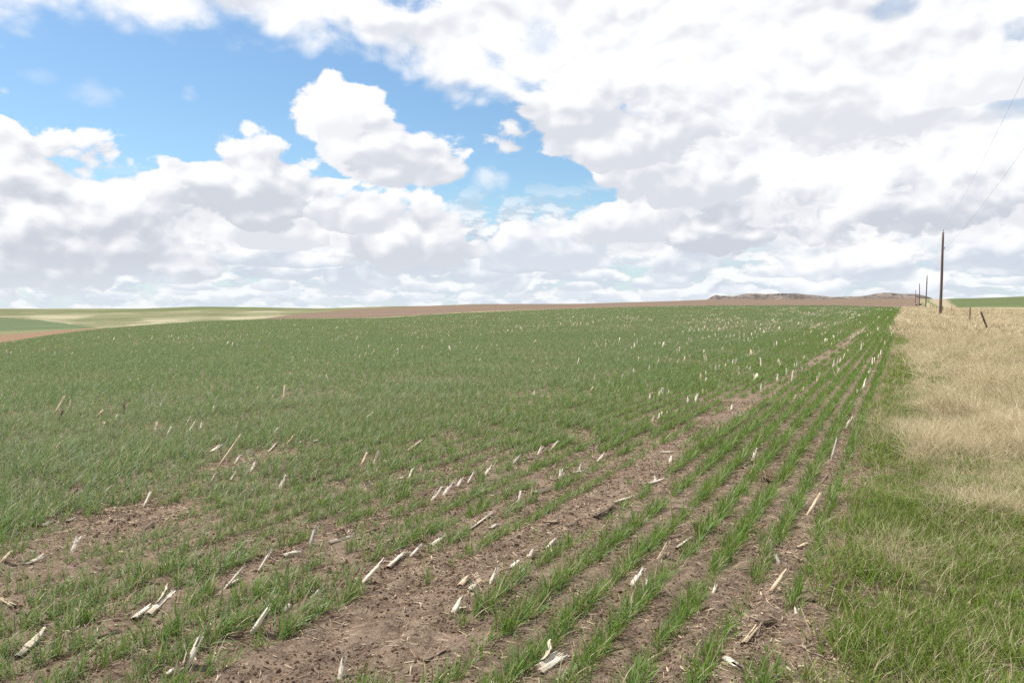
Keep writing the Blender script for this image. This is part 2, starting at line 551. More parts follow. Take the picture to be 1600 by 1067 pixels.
def bump(nb, b, h, strength, dist=0.02):
    n = nb.n.new('ShaderNodeBump')
    n.inputs['Strength'].default_value = strength
    n.inputs['Distance'].default_value = dist
    nb.put(n.inputs['Height'], h)
    nb.l.new(n.outputs[0], b.inputs['Normal'])


def obj_pos(nb):
    return nb.n.new('ShaderNodeNewGeometry').outputs['Position']


def soil_mat():
    mt, nb, b = new_mat('dry_soil')
    p = obj_pos(nb)
    big = nb.noise(p, 0.55, 4, 0.6)
    mid = nb.noise(p, 9.0, 6, 0.65)
    grit = nb.noise(p, 70.0, 5, 0.7)
    c = nb.mix(nb.ss(mid, 0.36, 0.64), (0.105, 0.071, 0.050), (0.270, 0.202, 0.147))
    c = nb.mix(nb.m('MULTIPLY', nb.ss(grit, 0.42, 0.7), 0.55), c, (0.33, 0.245, 0.18))
    c = nb.mix(nb.m('MULTIPLY', nb.ss(grit, 0.5, 0.28), 0.6), c, (0.050, 0.030, 0.020))
    c = nb.mix(nb.m('MULTIPLY', nb.ss(big, 0.45, 0.65), 0.35), c, (0.275, 0.198, 0.142))
    # chaff and crumbled straw trodden into the surface
    ch = nb.voro(nb.v('MULTIPLY', p, (1, 1.6, 1)), 75.0, 0, rand=1.0)
    cm = nb.m('MULTIPLY', nb.ss(ch, 0.20, 0.10), nb.ss(nb.noise(p, 2.3, 4, 0.6), 0.42, 0.62))
    c = nb.mix(nb.m('MULTIPLY', cm, 0.8), c, (0.42, 0.34, 0.24))
    nb.put(b.inputs['Base Color'], c)
    b.inputs['Roughness'].default_value = 0.95
    b.inputs['Specular IOR Level'].default_value = 0.15
    h = nb.m('ADD', nb.m('MULTIPLY', mid, 0.9), nb.m('MULTIPLY', grit, 0.35))
    bump(nb, b, h, 1.0, 0.06)
    return mt


def land_mat(name, attr=True, base=(0.2, 0.15, 0.1), vary=0.35, scale=0.12, stretch=(1, 1, 1), fine_scale=2.0):
    """far land: its cover colour comes from the painted cover attribute, broken by grain"""
    mt, nb, b = new_mat(name)
    p = obj_pos(nb)
    if attr:
        a = nb.n.new('ShaderNodeAttribute')
        a.attribute_name = 'cover'
        c = a.outputs['Color']
    else:
        c = base
    n1 = nb.noise(nb.v('MULTIPLY', p, stretch), scale, 6, 0.62)
    n2 = nb.noise(p, fine_scale, 4, 0.65)
    f = nb.m('ADD', nb.m('MULTIPLY', nb.m('SUBTRACT', n1, 0.5), 2.0 * vary), nb.m('MULTIPLY', nb.m('SUBTRACT', n2, 0.5), 1.6 * vary))
    c2 = nb.v('SCALE', c if not isinstance(c, tuple) else nb.xyz(*c), scale=nb.m('ADD', 1.0, f))
    nb.put(b.inputs['Base Color'], c2)
    b.inputs['Roughness'].default_value = 1.0
    b.inputs['Specular IOR Level'].default_value = 0.05
    bump(nb, b, n2, 0.5, 0.25)
    return mt


def verge_mat():
    mt, nb, b = new_mat('verge_thatch')
    p = obj_pos(nb)
    n1 = nb.noise(p, 1.3, 5, 0.6)
    n2 = nb.noise(nb.v('MULTIPLY', p, (1, 2, 1)), 45.0, 4, 0.7)
    c = nb.mix(nb.ss(n2, 0.35, 0.65), (0.085, 0.065, 0.038), (0.33, 0.265, 0.17))
    c = nb.mix(nb.m('MULTIPLY', nb.ss(n1, 0.45, 0.62), 0.5), c, (0.085, 0.105, 0.035))
    nb.put(b.inputs['Base Color'], c)
    b.inputs['Roughness'].default_value = 1.0
    b.inputs['Specular IOR Level'].default_value = 0.05
    bump(nb, b, nb.m('ADD', n2, n1), 0.8, 0.05)
    return mt


# ------------------------------------------------------------------ the ground sheets: one polar grid cut along the land boundaries
def build_ground():
    azs = np.concatenate([np.arange(-180, -44, 3.0), np.arange(-44, 44.01, 0.16), np.arange(47, 180.1, 3.0)])
    azs = np.radians(azs)
    ds = [0.0 + 0.35]
    while ds[-1] < 6500:
        d = ds[-1]
        ds.append(d * (1.012 if d < 12 else 1.018 if d < 300 else 1.022))
    ds = np.array(ds)
    A, D = np.meshgrid(azs, ds, indexing='ij')
    X = D * np.sin(A); Y = D * np.cos(A)
    Z = ground_z(X, Y)
    nA, nD = A.shape
    idx = np.arange(nA * nD).reshape(nA, nD)
    Q = np.stack([idx[:-1, :-1], idx[:-1, 1:], idx[1:, 1:], idx[1:, :-1]], -1).reshape(-1, 4)[:, ::-1]
    xc = X.ravel()[Q].mean(1); yc = Y.ravel()[Q].mean(1)
    reg = region(xc, yc)
    P = np.stack([X.ravel(), Y.ravel(), Z.ravel()], 1)
    # colours of the land cover seen far off
    px = px_of(X, Y); n = fbm(px * 0.012, Y * 0.012, 71, 4); n2 = fbm(X * 0.01 + 9, Y * 0.004, 75, 4)
    tan, olive, dull = np.array([.30, .275, .185]), np.array([.120, .138, .060]), np.array([.165, .165, .090])
    cov = dull + (tan - dull) * np.clip((n - .50) / .12, 0, 1)[..., None]
    top = np.clip((px - 60) / 120, 0, 1) * np.clip((470 - px) / 60, 0, 1) * np.clip((Y - 620) / 120, 0, 1)
    cov = cov + (olive - cov) * (top * (0.55 + 0.45 * (n2 > 0.47)))[..., None]
    band = np.clip((n2 - .50) / .05, 0, 1) * np.clip((Y - 250) / 60, 0, 1) * np.clip((900 - px) / 100, 0, 1)
    cov = cov + (olive * 0.9 - cov) * (0.6 * band)[..., None]
    rim = np.exp(-((Y - far_edge(px) * 1.02) / (0.03 * Y)) ** 2) * (px > 230)
    cov = cov + (np.array([.40, .34, .22]) - cov) * (0.9 * np.clip(rim, 0, 1))[..., None]
    # the two green wheel ways and the pale track between them that climb the rise by the poles
    s = np.clip((Y - 231) / 400, 0, 1)
    c1 = np.interp(Y, [200, 260, 330, 450, 720], [1466, 1461, 1455, 1450, 1447]); c2 = np.interp(Y, [200, 260, 330, 450, 720], [1446, 1443, 1441, 1439, 1438])
    tr = np.where((px > 1432) & (px < 1492) & (Y > 150), 1.0, 0.0)
    trc = np.array([.29, .24, .165]) + np.zeros(X.shape + (3,))
    for cc, wd in ((c1, 3.0), (c2, 2.0)):
        g = np.exp(-((px - cc) / wd) ** 2)
        trc = trc + (np.array([.10, .14, .045]) - trc) * g[..., None]
    cov = cov + (trc - cov) * tr[..., None]
    gm = np.clip((px - np.interp(Y, [150, 200, 300, 480, 900], [1500, 1490, 1481, 1473, 1470])) / 6 + 0.6 * (fbm(px * 0.2, Y * 0.03, 83, 3) - 0.5), 0, 1)
    gcol = np.array([.29, .24, .165]) + (np.array([.098, .120, .052]) - np.array([.29, .24, .165])) * gm[..., None]
    dry = np.exp(-((Y - 165) / 14.0) ** 2) * (fbm(px * 0.03, Y * 0.05, 85, 3) > 0.5)
    gcol = gcol + (np.array([.33, .28, .18]) - gcol) * (0.8 * dry)[..., None]
    cov = np.where((px > 1470)[..., None] & (Y > 60)[..., None], gcol, cov)
    cov = cov.reshape(-1, 3)
    specs = {
        SOIL: ('wheat_field_soil', soil_mat()),
        VERGE: ('grass_verge_ground', verge_mat()),
        STRIP: ('fallow_strip', land_mat('fallow_strip', False, (0.205, 0.138, 0.090), 0.35, 0.4, (1, 1, 1), 2.5)),
        VALLEY: ('valley_field', land_mat('valley_field', False, (0.098, 0.128, 0.066), 0.22, 0.03, (1, 2, 1), 1.0)),
        BROWN: ('ploughed_field', land_mat('ploughed_field', False, (0.165, 0.121, 0.089), 0.34, 0.03, (0.5, 3, 1), 0.8)),
        HILL: ('far_hills', land_mat('far_hills', True, vary=0.28, scale=0.03, stretch=(0.6, 2.5, 1), fine_scale=0.5)),
        GREENHILL: ('green_hill', land_mat('green_hill', True, vary=0.30, scale=0.025, stretch=(1, 1.5, 1), fine_scale=0.6)),
        TRACK: ('farm_track', land_mat('farm_track', True, vary=0.25, scale=0.1, fine_scale=1.0)),
        PLAIN: ('plain_ground', verge_mat()),
    }
    for k, (name, mt) in specs.items():
        F = Q[reg == k]
        if not len(F):
            continue
        used, inv = np.unique(F, return_inverse=True)
        inv = inv.reshape(F.shape)
        me = bpy.data.meshes.new(name)
        me.vertices.add(len(used)); me.vertices.foreach_set('co', P[used].astype(np.float32).ravel())
        me.loops.add(inv.size); me.loops.foreach_set('vertex_index', inv.astype(np.int32).ravel())
        me.polygons.add(len(F))
        me.polygons.foreach_set('loop_start', np.arange(0, inv.size, 4, dtype=np.int32))
        me.polygons.foreach_set('use_smooth', np.ones(len(F), dtype=bool))
        me.update(calc_edges=True)
        if k in (HILL, TRACK, GREENHILL):
            at = me.color_attributes.new('cover', 'FLOAT_COLOR', 'POINT')
            cc = np.concatenate([cov[used], np.ones((len(used), 1))], 1).astype(np.float32)
            at.data.foreach_set('color', cc.ravel())
        me.materials.append(mt)
        o = bpy.data.objects.new(name, me); COL.objects.link(o)
        o['kind'] = 'structure'


build_ground()


# ------------------------------------------------------------------ buttes on the skyline
def build_butte(name, prof, dist, depth, seed):
    pr = np.array(prof, float)
    pxs = np.arange(pr[0, 0] - 3, pr[-1, 0] + 3, 0.45)
    ts = np.linspace(0, 1, 46)
    ztop = CAM_H + (475 - np.interp(pxs, pr[:, 0], pr[:, 1])) * dist / F_PX
    V = np.zeros((len(pxs), len(ts), 3))
    for j, t in enumerate(ts):
        y = dist + (t - 0.42) * depth
        x = (pxs - 800) / F_PX * y
        g = fbm(pxs * 0.07 + 40, np.full_like(pxs, t * 1.2), seed, 3, 0.45)           # gullies run down the face
        ss = np.clip((t / 0.42) * (0.95 + 0.25 * g), 0, 1) if t < 0.42 else np.clip((1 - t) / 0.45, 0, 1) ** 0.7
        cliff = np.where(ss > 0.80, 0.72 + (ss - 0.80) * 1.4, ss * 0.9)
        hgt = np.clip(cliff, 0, 1) * (0.99 + 0.015 * fbm(pxs * 0.2, np.full_like(pxs, t * 4), seed + 9, 2))
        V[:, j, 0] = x; V[:, j, 1] = y; V[:, j, 2] = -10 + hgt * (ztop + 10)
    me = bpy.data.meshes.new(name)
    n, m = V.shape[:2]
    idx = np.arange(n * m).reshape(n, m)
    Q = np.stack([idx[:-1, :-1], idx[1:, :-1], idx[1:, 1:], idx[:-1, 1:]], -1).reshape(-1, 4)
    me.from_pydata(V.reshape(-1, 3).tolist(), [], Q.tolist())
    for p in me.polygons:
        p.use_smooth = True
    o = bpy.data.objects.new(name, me); COL.objects.link(o)
    o['kind'] = 'structure'
    mt, nb, b = new_mat('butte_clay')
    p = obj_pos(nb)
    n1 = nb.noise(nb.v('MULTIPLY', p, (1, 0.4, 3.0)), 0.018, 6, 0.6)
    n2 = nb.noise(p, 0.06, 5, 0.6)
    c = nb.mix(nb.ss(n1, 0.40, 0.60), (0.205, 0.172, 0.150), (0.125, 0.108, 0.100))
    c = nb.mix(nb.m('MULTIPLY', nb.ss(n2, 0.50, 0.60), 0.8), c, (0.060, 0.056, 0.053))
    nb.put(b.inputs['Base Color'], c)
    b.inputs['Roughness'].default_value = 1.0
    b.inputs['Specular IOR Level'].default_value = 0.0
    me.materials.append(mt)
    return o


build_butte('butte', [(1098, 470), (1106, 466.5), (1112, 463), (1118, 460.2), (1125, 461.6), (1150, 461.9), (1160, 459.2), (1168, 458.3), (1186, 458.4), (1195, 459.4), (1220, 458.0),
                      (1245, 458.2), (1260, 460.0), (1285, 462), (1300, 464), (1318, 465), (1330, 468)], 2600, 900, 3)
build_butte('butte', [(1285, 468), (1297, 463.8), (1340, 462.6), (1352, 461.6), (1366, 459), (1380, 456.8), (1392, 456.9), (1403, 458.6), (1434, 459.2), (1445, 462), (1457, 466), (1464, 470)], 2800, 900, 17)


# ================================================================== plant cover
def leaf_mat(name, c0, c1, trans=0.35, rough=0.45, spec=0.4, tip=None, tcol=None):
    """blade of grass: colour between c0 and c1 by plant, some light coming through"""
    mt = bpy.data.materials.new(name)
    mt.use_nodes = True
    nt = mt.node_tree
    nb = NB(nt)
    b = nt.nodes['Principled BSDF']
    out = nt.nodes['Material Output']
    a = nb.n.new('ShaderNodeAttribute'); a.attribute_type = 'INSTANCER'; a.attribute_name = 'tint'
    c = nb.mix(a.outputs['Fac'], c0, c1)
    dn = nb.n.new('ShaderNodeAttribute'); dn.attribute_name = 'dry'
    c = nb.mix(dn.outputs['Fac'], c, (0.40, 0.33, 0.21))
    uvn = nb.n.new('ShaderNodeAttribute'); uvn.attribute_name = 'along'
    if tip is not None:
        f = nb.ss(uvn.outputs['Fac'], tip[1], 1.0)
        c = nb.mix(nb.m('MULTIPLY', f, tip[2]), c, tip[0])
    nb.put(b.inputs['Base Color'], c)
    b.inputs['Roughness'].default_value = rough
    b.inputs['Specular IOR Level'].default_value = spec
    if trans > 0:
        tr = nb.n.new('ShaderNodeBsdfTranslucent')
        nb.put(tr.inputs['Color'], nb.mix(0.35, c, tcol) if tcol else c)
        ms = nb.n.new('ShaderNodeMixShader')
        ms.inputs[0].default_value = trans
        nb.l.new(b.outputs[0], ms.inputs[1]); nb.l.new(tr.outputs[0], ms.inputs[2])
        nb.l.new(ms.outputs[0], out.inputs['Surface'])
    return mt


def blade_arrays(rng, L, wd, th0, bend, yaw, seg, base, twist=0.0, fold=0.0):
    """one curved tapering blade -> verts, quads, along"""
    V, F, A = [], [], []
    p = np.array([base[0], base[1], 0.0])
    th = th0
    dirh = np.array([math.cos(yaw), math.sin(yaw), 0.0])
    side0 = np.array([-math.sin(yaw), math.cos(yaw), 0.0])
    for i in range(seg + 1):
        t = i / seg
        ww = wd * (0.55 + 0.9 * t if t < 0.45 else (1 - t) / 0.55 * 0.955) * 0.5
        tw = twist * t
        up = np.array([0, 0, 1.0]) * math.sin(th) * -1 + dirh * math.cos(th)
        nrm = np.cross(side0, up)
        s = side0 * math.cos(tw) + np.array([0, 0, 1.0]) * math.sin(tw) * math.cos(th) + dirh * math.sin(tw) * math.sin(th)
        if i < seg:
            V += [p - s * ww, p + s * ww]; A += [t, t]
        else:
            V += [p]; A += [1.0]
        step = L / seg
        dv = dirh * math.sin(th) + np.array([0, 0, 1.0]) * math.cos(th)
        p = p + dv * step
        th = th + bend / seg
    for i in range(seg - 1):
        F.append((2 * i, 2 * i + 1, 2 * i + 3, 2 * i + 2))
    F.append((2 * seg - 2, 2 * seg - 1, 2 * seg))
    return V, F, A


def tuft(name, rng, n, L, wd, seg, spread, th=(0.05, 0.6), bend=(0.2, 1.4), base_r=0.01, bias=None, twist=0.8, dead=0.0):
    V, F, A, D = [], [], [], []
    for k in range(n):
        yaw = rng.uniform(0, 2 * math.pi)
        if bias is not None and rng.random() < bias[1]:
            yaw = bias[0] + rng.normal(0, 0.6)
        r = base_r * math.sqrt(rng.random()); a = rng.uniform(0, 6.283)
        v, f, al = blade_arrays(rng, rng.uniform(*L), rng.uniform(*wd), rng.uniform(*th), rng.uniform(*bend), yaw, seg,
                                (r * math.cos(a) * spread, r * math.sin(a) * spread), rng.uniform(-twist, twist))
        o = len(V)
        V += v; A += al; D += [float(rng.random() < dead)] * len(v)
        F += [tuple(i + o for i in q) for q in f]
    me = bpy.data.meshes.new(name)
    me.from_pydata([tuple(map(float, q)) for q in V], [], F)
    me.polygons.foreach_set('use_smooth', np.ones(len(me.polygons), dtype=bool))
    at = me.attributes.new('along', 'FLOAT', 'POINT')
    at.data.foreach_set('value', np.array(A, np.float32))
    at = me.attributes.new('dry', 'FLOAT', 'POINT')
    at.data.foreach_set('value', np.array(D, np.float32))
    return me


def euler_from(yaw, tx, ty):
    """yaw about the vertical, then a small lean (tx, ty) of the top in world x, y -> XYZ euler"""
    cz, sz = np.cos(yaw), np.sin(yaw)
    Rz = np.zeros((len(yaw), 3, 3)); Rz[:, 0, 0] = cz; Rz[:, 0, 1] = -sz; Rz[:, 1, 0] = sz; Rz[:, 1, 1] = cz; Rz[:, 2, 2] = 1
    ang = np.hypot(tx, ty) + 1e-9
    kx, ky = -ty / ang, tx / ang                       # axis so that +z tips towards (tx, ty)
    c, s = np.cos(ang), np.sin(ang)
    K = np.zeros((len(yaw), 3, 3))
    K[:, 0, 2] = ky; K[:, 1, 2] = -kx; K[:, 2, 0] = -ky; K[:, 2, 1] = kx
    I = np.eye(3)[None]
    Rt = I + s[:, None, None] * K + (1 - c)[:, None, None] * (K @ K)
    M = Rt @ Rz
    ey = -np.arcsin(np.clip(M[:, 2, 0], -1, 1))
    ex = np.arctan2(M[:, 2, 1], M[:, 2, 2]); ez = np.arctan2(M[:, 1, 0], M[:, 0, 0])
    return np.stack([ex, ey, ez], 1)


def scatter(name, P, eul, scl, var, tint, meshes, mat):
    """many small alike plants or bits as ONE object of kind stuff"""
    for me in meshes:
        me.materials.clear(); me.materials.append(mat)
    pm = bpy.data.meshes.new(name)
    n = len(P)
    pm.vertices.add(n)
    pm.vertices.foreach_set('co', np.asarray(P, np.float32).ravel())
    for an, ty, arr in (('rot', 'FLOAT_VECTOR', eul), ('scl', 'FLOAT', scl), ('var', 'INT', var), ('tint', 'FLOAT', tint)):
        at = pm.attributes.new(an, ty, 'POINT')
        at.data.foreach_set('vector' if ty == 'FLOAT_VECTOR' else 'value', np.asarray(arr, np.int32 if ty == 'INT' else np.float32).ravel())
    pm.materials.append(mat)
    o = bpy.data.objects.new(name, pm); COL.objects.link(o)
    o['kind'] = 'stuff'
    ng = bpy.data.node_groups.new(name + '_cover', 'GeometryNodeTree')
    ng.interface.new_socket('Geometry', in_out='INPUT', socket_type='NodeSocketGeometry')
    ng.interface.new_socket('Geometry', in_out='OUTPUT', socket_type='NodeSocketGeometry')
    N, Lk = ng.nodes, ng.links
    gi, go = N.new('NodeGroupInput'), N.new('NodeGroupOutput')
    ip = N.new('GeometryNodeInstanceOnPoints')
    j = N.new('GeometryNodeJoinGeometry')
    for me in reversed(meshes):
        so = bpy.data.objects.new(name, me)
        oi = N.new('GeometryNodeObjectInfo'); oi.inputs[0].default_value = so
        gt = N.new('GeometryNodeGeometryToInstance')
        Lk.new(oi.outputs['Geometry'], gt.inputs[0]); Lk.new(gt.outputs[0], j.inputs[0])
    Lk.new(gi.outputs[0], ip.inputs['Points']); Lk.new(j.outputs[0], ip.inputs['Instance'])
    ip.inputs['Pick Instance'].default_value = True

    def na(an, ty):
        q = N.new('GeometryNodeInputNamedAttribute'); q.data_type = ty; q.inputs[0].default_value = an
        return q.outputs[0]
    Lk.new(na('var', 'INT'), ip.inputs['Instance Index'])
    Lk.new(na('rot', 'FLOAT_VECTOR'), ip.inputs['Rotation'])
    Lk.new(na('scl', 'FLOAT'), ip.inputs['Scale'])
    Lk.new(ip.outputs[0], go.inputs[0])
    md = o.modifiers.new('cover', 'NODES'); md.node_group = ng
    return o


def in_view(x, y, lim=R(41)):
    return (np.abs(np.arctan2(x, y)) < lim) & (y > 0.8)


# places where the crop failed: (centre px, centre py, half length along, half width across, strength)
BARE = []
for px, py, la, wu, st in ((195, 815, 0.95, 0.34, 1.0), (120, 850, 0.4, 0.16, 0.6), (385, 722, 0.7, 0.30, 0.95), (560, 985, 0.75, 0.36, 1.0), (470, 1040, 0.6, 0.42, 1.0),
                           (680, 1030, 0.45, 0.20, 0.85), (640, 905, 0.5, 0.14, 0.8), (900, 830, 0.5, 0.20, 0.9), (830, 850, 0.35, 0.16, 0.7), (1120, 985, 0.4, 0.12, 0.75), (1250, 1000, 0.45, 0.16, 0.95), (1010, 690, 0.8, 0.2, 0.5),
                           (1200, 910, 0.5, 0.12, 0.8), (850, 745, 0.7, 0.2, 0.35), (400, 1060, 0.5, 0.2, 0.6)):
    gx, gy = on_ground(px, py)
    BARE.append((*to_uv(gx, gy), la, wu, st))


def bare_at(u, v):
    b = np.zeros_like(u)
    for u0, v0, la, wu, st in BARE:
        q = ((u - u0) / (wu * 0.85)) ** 2 + ((v - v0) / (la * 0.85)) ** 2 + 1.6 * (fbm(u * 3.0, v * 3.0, 19, 3) - 0.5)
        b = np.maximum(b, st * np.clip(1.6 - q, 0, 1))
    # the skipped drill row: a strip of bare soil that runs off to the end of the field
    c = -2.32 - 0.10 * np.sin(v * 0.12)
    strip = np.clip((0.24 - np.abs(u - c)) / 0.05, 0, 1) * np.clip((v - 3.4) / 0.8, 0, 1) * (0.72 + 0.28 * vnoise(v * 0.8, u * 0 + 3, 77)) * np.clip((75 - v) / 25, 0.25, 1)
    return np.maximum(b, strip)


def wheat_points(step, dmin, dmax, jit_u, jit_v, vmax=260):
    """plants along the drilled rows, 26 cm apart"""
    US, VS = [], []
    nrow = int((FIELD_EDGE_U + 0.54 + 190) / 0.26)
    for k in range(0, nrow):
        u0 = -0.54 - 0.26 * k
        # the stretch of the row that can be in view
        vv = np.arange(0.3 if k < 40 else 0.0, dmax, step)
        keep = (u0 * u0 + vv * vv < dmax * dmax * 1.05) & (u0 * u0 + vv * vv > dmin * dmin * 0.95)
        vv = vv[keep]
        if len(vv):
            US.append(np.full(len(vv), u0)); VS.append(vv)
    # rows also run back past the camera on the left
        vb = -np.arange(step, min(dmax, 150), step)
        keep = (u0 * u0 + vb * vb < dmax * dmax * 1.05) & (u0 * u0 + vb * vb > dmin * dmin * 0.95)
        vb = vb[keep]
        if len(vb):
            US.append(np.full(len(vb), u0)); VS.append(vb)
    u = np.concatenate(US); v = np.concatenate(VS)
    x, y = to_xy(u, v)
    d = np.hypot(x, y)
    k = in_view(x, y) & (d >= dmin) & (d < dmax)
    u, v = u[k], v[k]
    sp = jit_u * (1 + np.clip((-u - 3) / 4, 0, 2.2))
    u = u + RNG.normal(0, 1, len(u)) * sp
    v = v + RNG.uniform(-1, 1, len(v)) * jit_v
    k = u < FIELD_EDGE_U - 0.08
    u, v = u[k], v[k]
    x, y = to_xy(u, v)
    k = y < far_edge(px_of(x, y)) * 0.995
    return u[k], v[k]


def wheat_stand(u, v):
    """0..1 how well the crop stands at a place"""
    n = fbm(u * 1.6, v * 0.9, 11, 3)
    n2 = vnoise(u * 4.0, v * 3.2, 17)
    s = 0.70 + 1.3 * (n - 0.5) + 1.25 * (n2 - 0.5)
    d = np.hypot(u, v)
    near_left = np.clip((6.2 - d) / 3.0, 0, 1) * np.clip((-1.6 - u) / 1.0, 0, 1)
    s = s + 0.05 * near_left + 0.35 * np.clip((-u - 3.5) / 3.0, 0, 1) * np.clip((d - 5) / 3, 0, 1) + 0.35 * np.clip((d - 9) / 10, 0, 1) + 0.22 * np.clip((u + 2.2) / 0.6, 0, 1)
    return s - 1.05 * bare_at(u, v)


rngm = np.random.default_rng(21)
WHEAT_NEAR = [tuft('wheat_plant', rngm, n, (0.07, 0.18), (0.0035, 0.0070), 5, 1.0, (0.05, 0.75), (0.1, 1.5), 0.016, dead=0.07) for n in (4, 5, 6, 7, 5, 6, 8, 4, 5, 7, 6, 9, 5, 6)]
WHEAT_MID = [tuft('wheat_plant', rngm, n, (0.07, 0.16), (0.0055, 0.009), 3, 1.0, (0.05, 0.8), (0.2, 1.4), 0.035, dead=0.07) for n in (7, 8, 9, 7, 8, 10, 8, 9)]
WHEAT_FAR = [tuft('wheat_plant', rngm, n, (0.07, 0.16), (0.012, 0.020), 2, 1.0, (0.05, 0.9), (0.2, 1.3), 0.15, dead=0.06) for n in (13, 15, 14, 16, 15, 14)]

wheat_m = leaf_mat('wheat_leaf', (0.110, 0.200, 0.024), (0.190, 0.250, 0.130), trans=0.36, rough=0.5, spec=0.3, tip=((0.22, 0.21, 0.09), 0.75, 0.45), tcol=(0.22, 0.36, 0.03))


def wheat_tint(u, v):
    # further left the crop is a bluer, paler green
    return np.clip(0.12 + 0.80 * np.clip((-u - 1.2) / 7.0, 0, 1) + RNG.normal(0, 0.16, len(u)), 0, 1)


def plant_wheat(name, u, v, meshes, smin, smax, lean=0.16, segs=None):
    s = wheat_stand(u, v)
    keep = RNG.random(len(u)) < np.clip(s, 0, 1) * 1.15
    if segs is not None:                      # nothing grows through a stalk or right in front of it
        x, y = to_xy(u, v)
        for ax_, ay_, bx_, by_, r_ in segs:
            dx2, dy2 = bx_ - ax_, by_ - ay_
            t_ = np.clip(((x - ax_) * dx2 + (y - ay_) * dy2) / (dx2 * dx2 + dy2 * dy2 + 1e-9), 0, 1)
            keep &= np.hypot(x - ax_ - t_ * dx2, y - ay_ - t_ * dy2) > r_
    u, v, s = u[keep], v[keep], np.clip(s[keep], 0, 1.3)
    x, y = to_xy(u, v)
    z = ground_z(x, y)
    n = len(u)
    g = 0.75 + 0.5 * vnoise(u * 0.8, v * 0.5, 23)
    scl = RNG.uniform(smin, smax, n) * g * (0.80 + 0.25 * s)
    eul = euler_from(RNG.uniform(0, 6.283, n), RNG.normal(lean, 0.2, n), RNG.normal(0.03, 0.2, n))
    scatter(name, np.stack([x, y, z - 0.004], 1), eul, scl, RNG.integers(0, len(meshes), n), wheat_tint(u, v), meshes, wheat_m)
    return n


N_W = []
u_, v_ = wheat_points(0.040, 15, 48, 0.030, 0.03)
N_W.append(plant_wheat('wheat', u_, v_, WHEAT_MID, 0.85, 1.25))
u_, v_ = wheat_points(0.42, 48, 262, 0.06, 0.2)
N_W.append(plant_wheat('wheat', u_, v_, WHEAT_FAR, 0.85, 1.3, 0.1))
print('wheat plants', N_W)


# ------------------------------------------------------------------ the grass verge
def verge_points(n, dmin, dmax, umax=90):
    a = RNG.uniform(R(-5), R(41), n); d = np.sqrt(RNG.uniform(dmin ** 2, dmax ** 2, n))
    x, y = d * np.sin(a), d * np.cos(a)
    u, v = to_uv(x, y)
    k = (u > FIELD_EDGE_U - 0.10) & (u < umax) & (y < far_edge(px_of(x, y)) * 1.0)
    return x[k], y[k], u[k], v[k]


def dryness(x, y, u, v):
    """0 = this year's green grass, 1 = last year's tall straw-coloured grass"""
    n = fbm(u * 0.8 + 3, v * 0.6, 61, 4) - 0.5
    n2 = fbm(u * 2.3, v * 1.7, 63, 3) - 0.5
    s = np.clip((v - 7.6 - 1.0 * (u < 0.9)) / 3.2, -1, 1) * 0.56 + 0.48       # the straw stands beyond about eight metres
    s = s - 1.0 * np.clip((0.62 + 0.004 * v - (u - FIELD_EDGE_U)) / 0.35, 0, 1) * np.clip((70 - v) / 30, 0.1, 1)   # a green margin beside the crop
    return np.clip(s + (1.7 * n + 1.5 * n2) * np.clip(1.3 - v / 70, 0.85, 1), 0, 1)


GRASS_GREEN = [tuft('grass_tuft', rngm, n, (0.04, 0.16), (0.0028, 0.0075), 4, 1.0, (0.05, 0.8), (0.1, 1.3), 0.04, dead=0.16) for n in (8, 10, 12, 9, 11, 14, 8, 10)]
GRASS_GREEN_FAR = [tuft('grass_tuft', rngm, n, (0.06, 0.18), (0.007, 0.013), 2, 1.0, (0.05, 0.8), (0.1, 1.2), 0.15, dead=0.18) for n in (14, 16, 15, 12)]
STRAW_BIAS = math.pi + ROW_AZ * -1.0
GRASS_SPRIG = [tuft('dry_grass', rngm, n, (0.10, 0.46), (0.0012, 0.0026), 7, 1.0, (0.2, 1.3), (0.3, 1.7), 0.06, bias=(0.0, 0.3)) for n in (4, 6, 8, 5, 7, 9)]
GRASS_DRY = [tuft('dry_grass', rngm, n, (0.18, 0.46), (0.0013, 0.0028), 7, 1.0, (0.1, 0.9), (0.5, 2.1), 0.06, bias=(0.0, 0.4)) for n in (18, 22, 26, 18, 22, 28, 15, 19)]
GRASS_DRY_FAR = [tuft('dry_grass', rngm, n, (0.22, 0.55), (0.0030, 0.0065), 5, 1.0, (0.15, 1.0), (0.5, 2.0), 0.18, bias=(0.0, 0.45)) for n in (26, 30, 28, 32)]
GRASS_DRY_XFAR = [tuft('dry_grass', rngm, n, (0.3, 0.6), (0.02, 0.035), 3, 1.0, (0.15, 0.9), (0.5, 1.5), 0.4, bias=(0.0, 0.4)) for n in (26, 30, 28)]
green_m = leaf_mat('verge_green_leaf', (0.095, 0.180, 0.018), (0.170, 0.232, 0.034), trans=0.34, rough=0.5, spec=0.25, tip=((0.26, 0.21, 0.09), 0.7, 0.5), tcol=(0.22, 0.33, 0.03))
dry_m = leaf_mat('straw_leaf', (0.33, 0.268, 0.145), (0.66, 0.56, 0.37), trans=0.28, rough=0.5, spec=0.3)


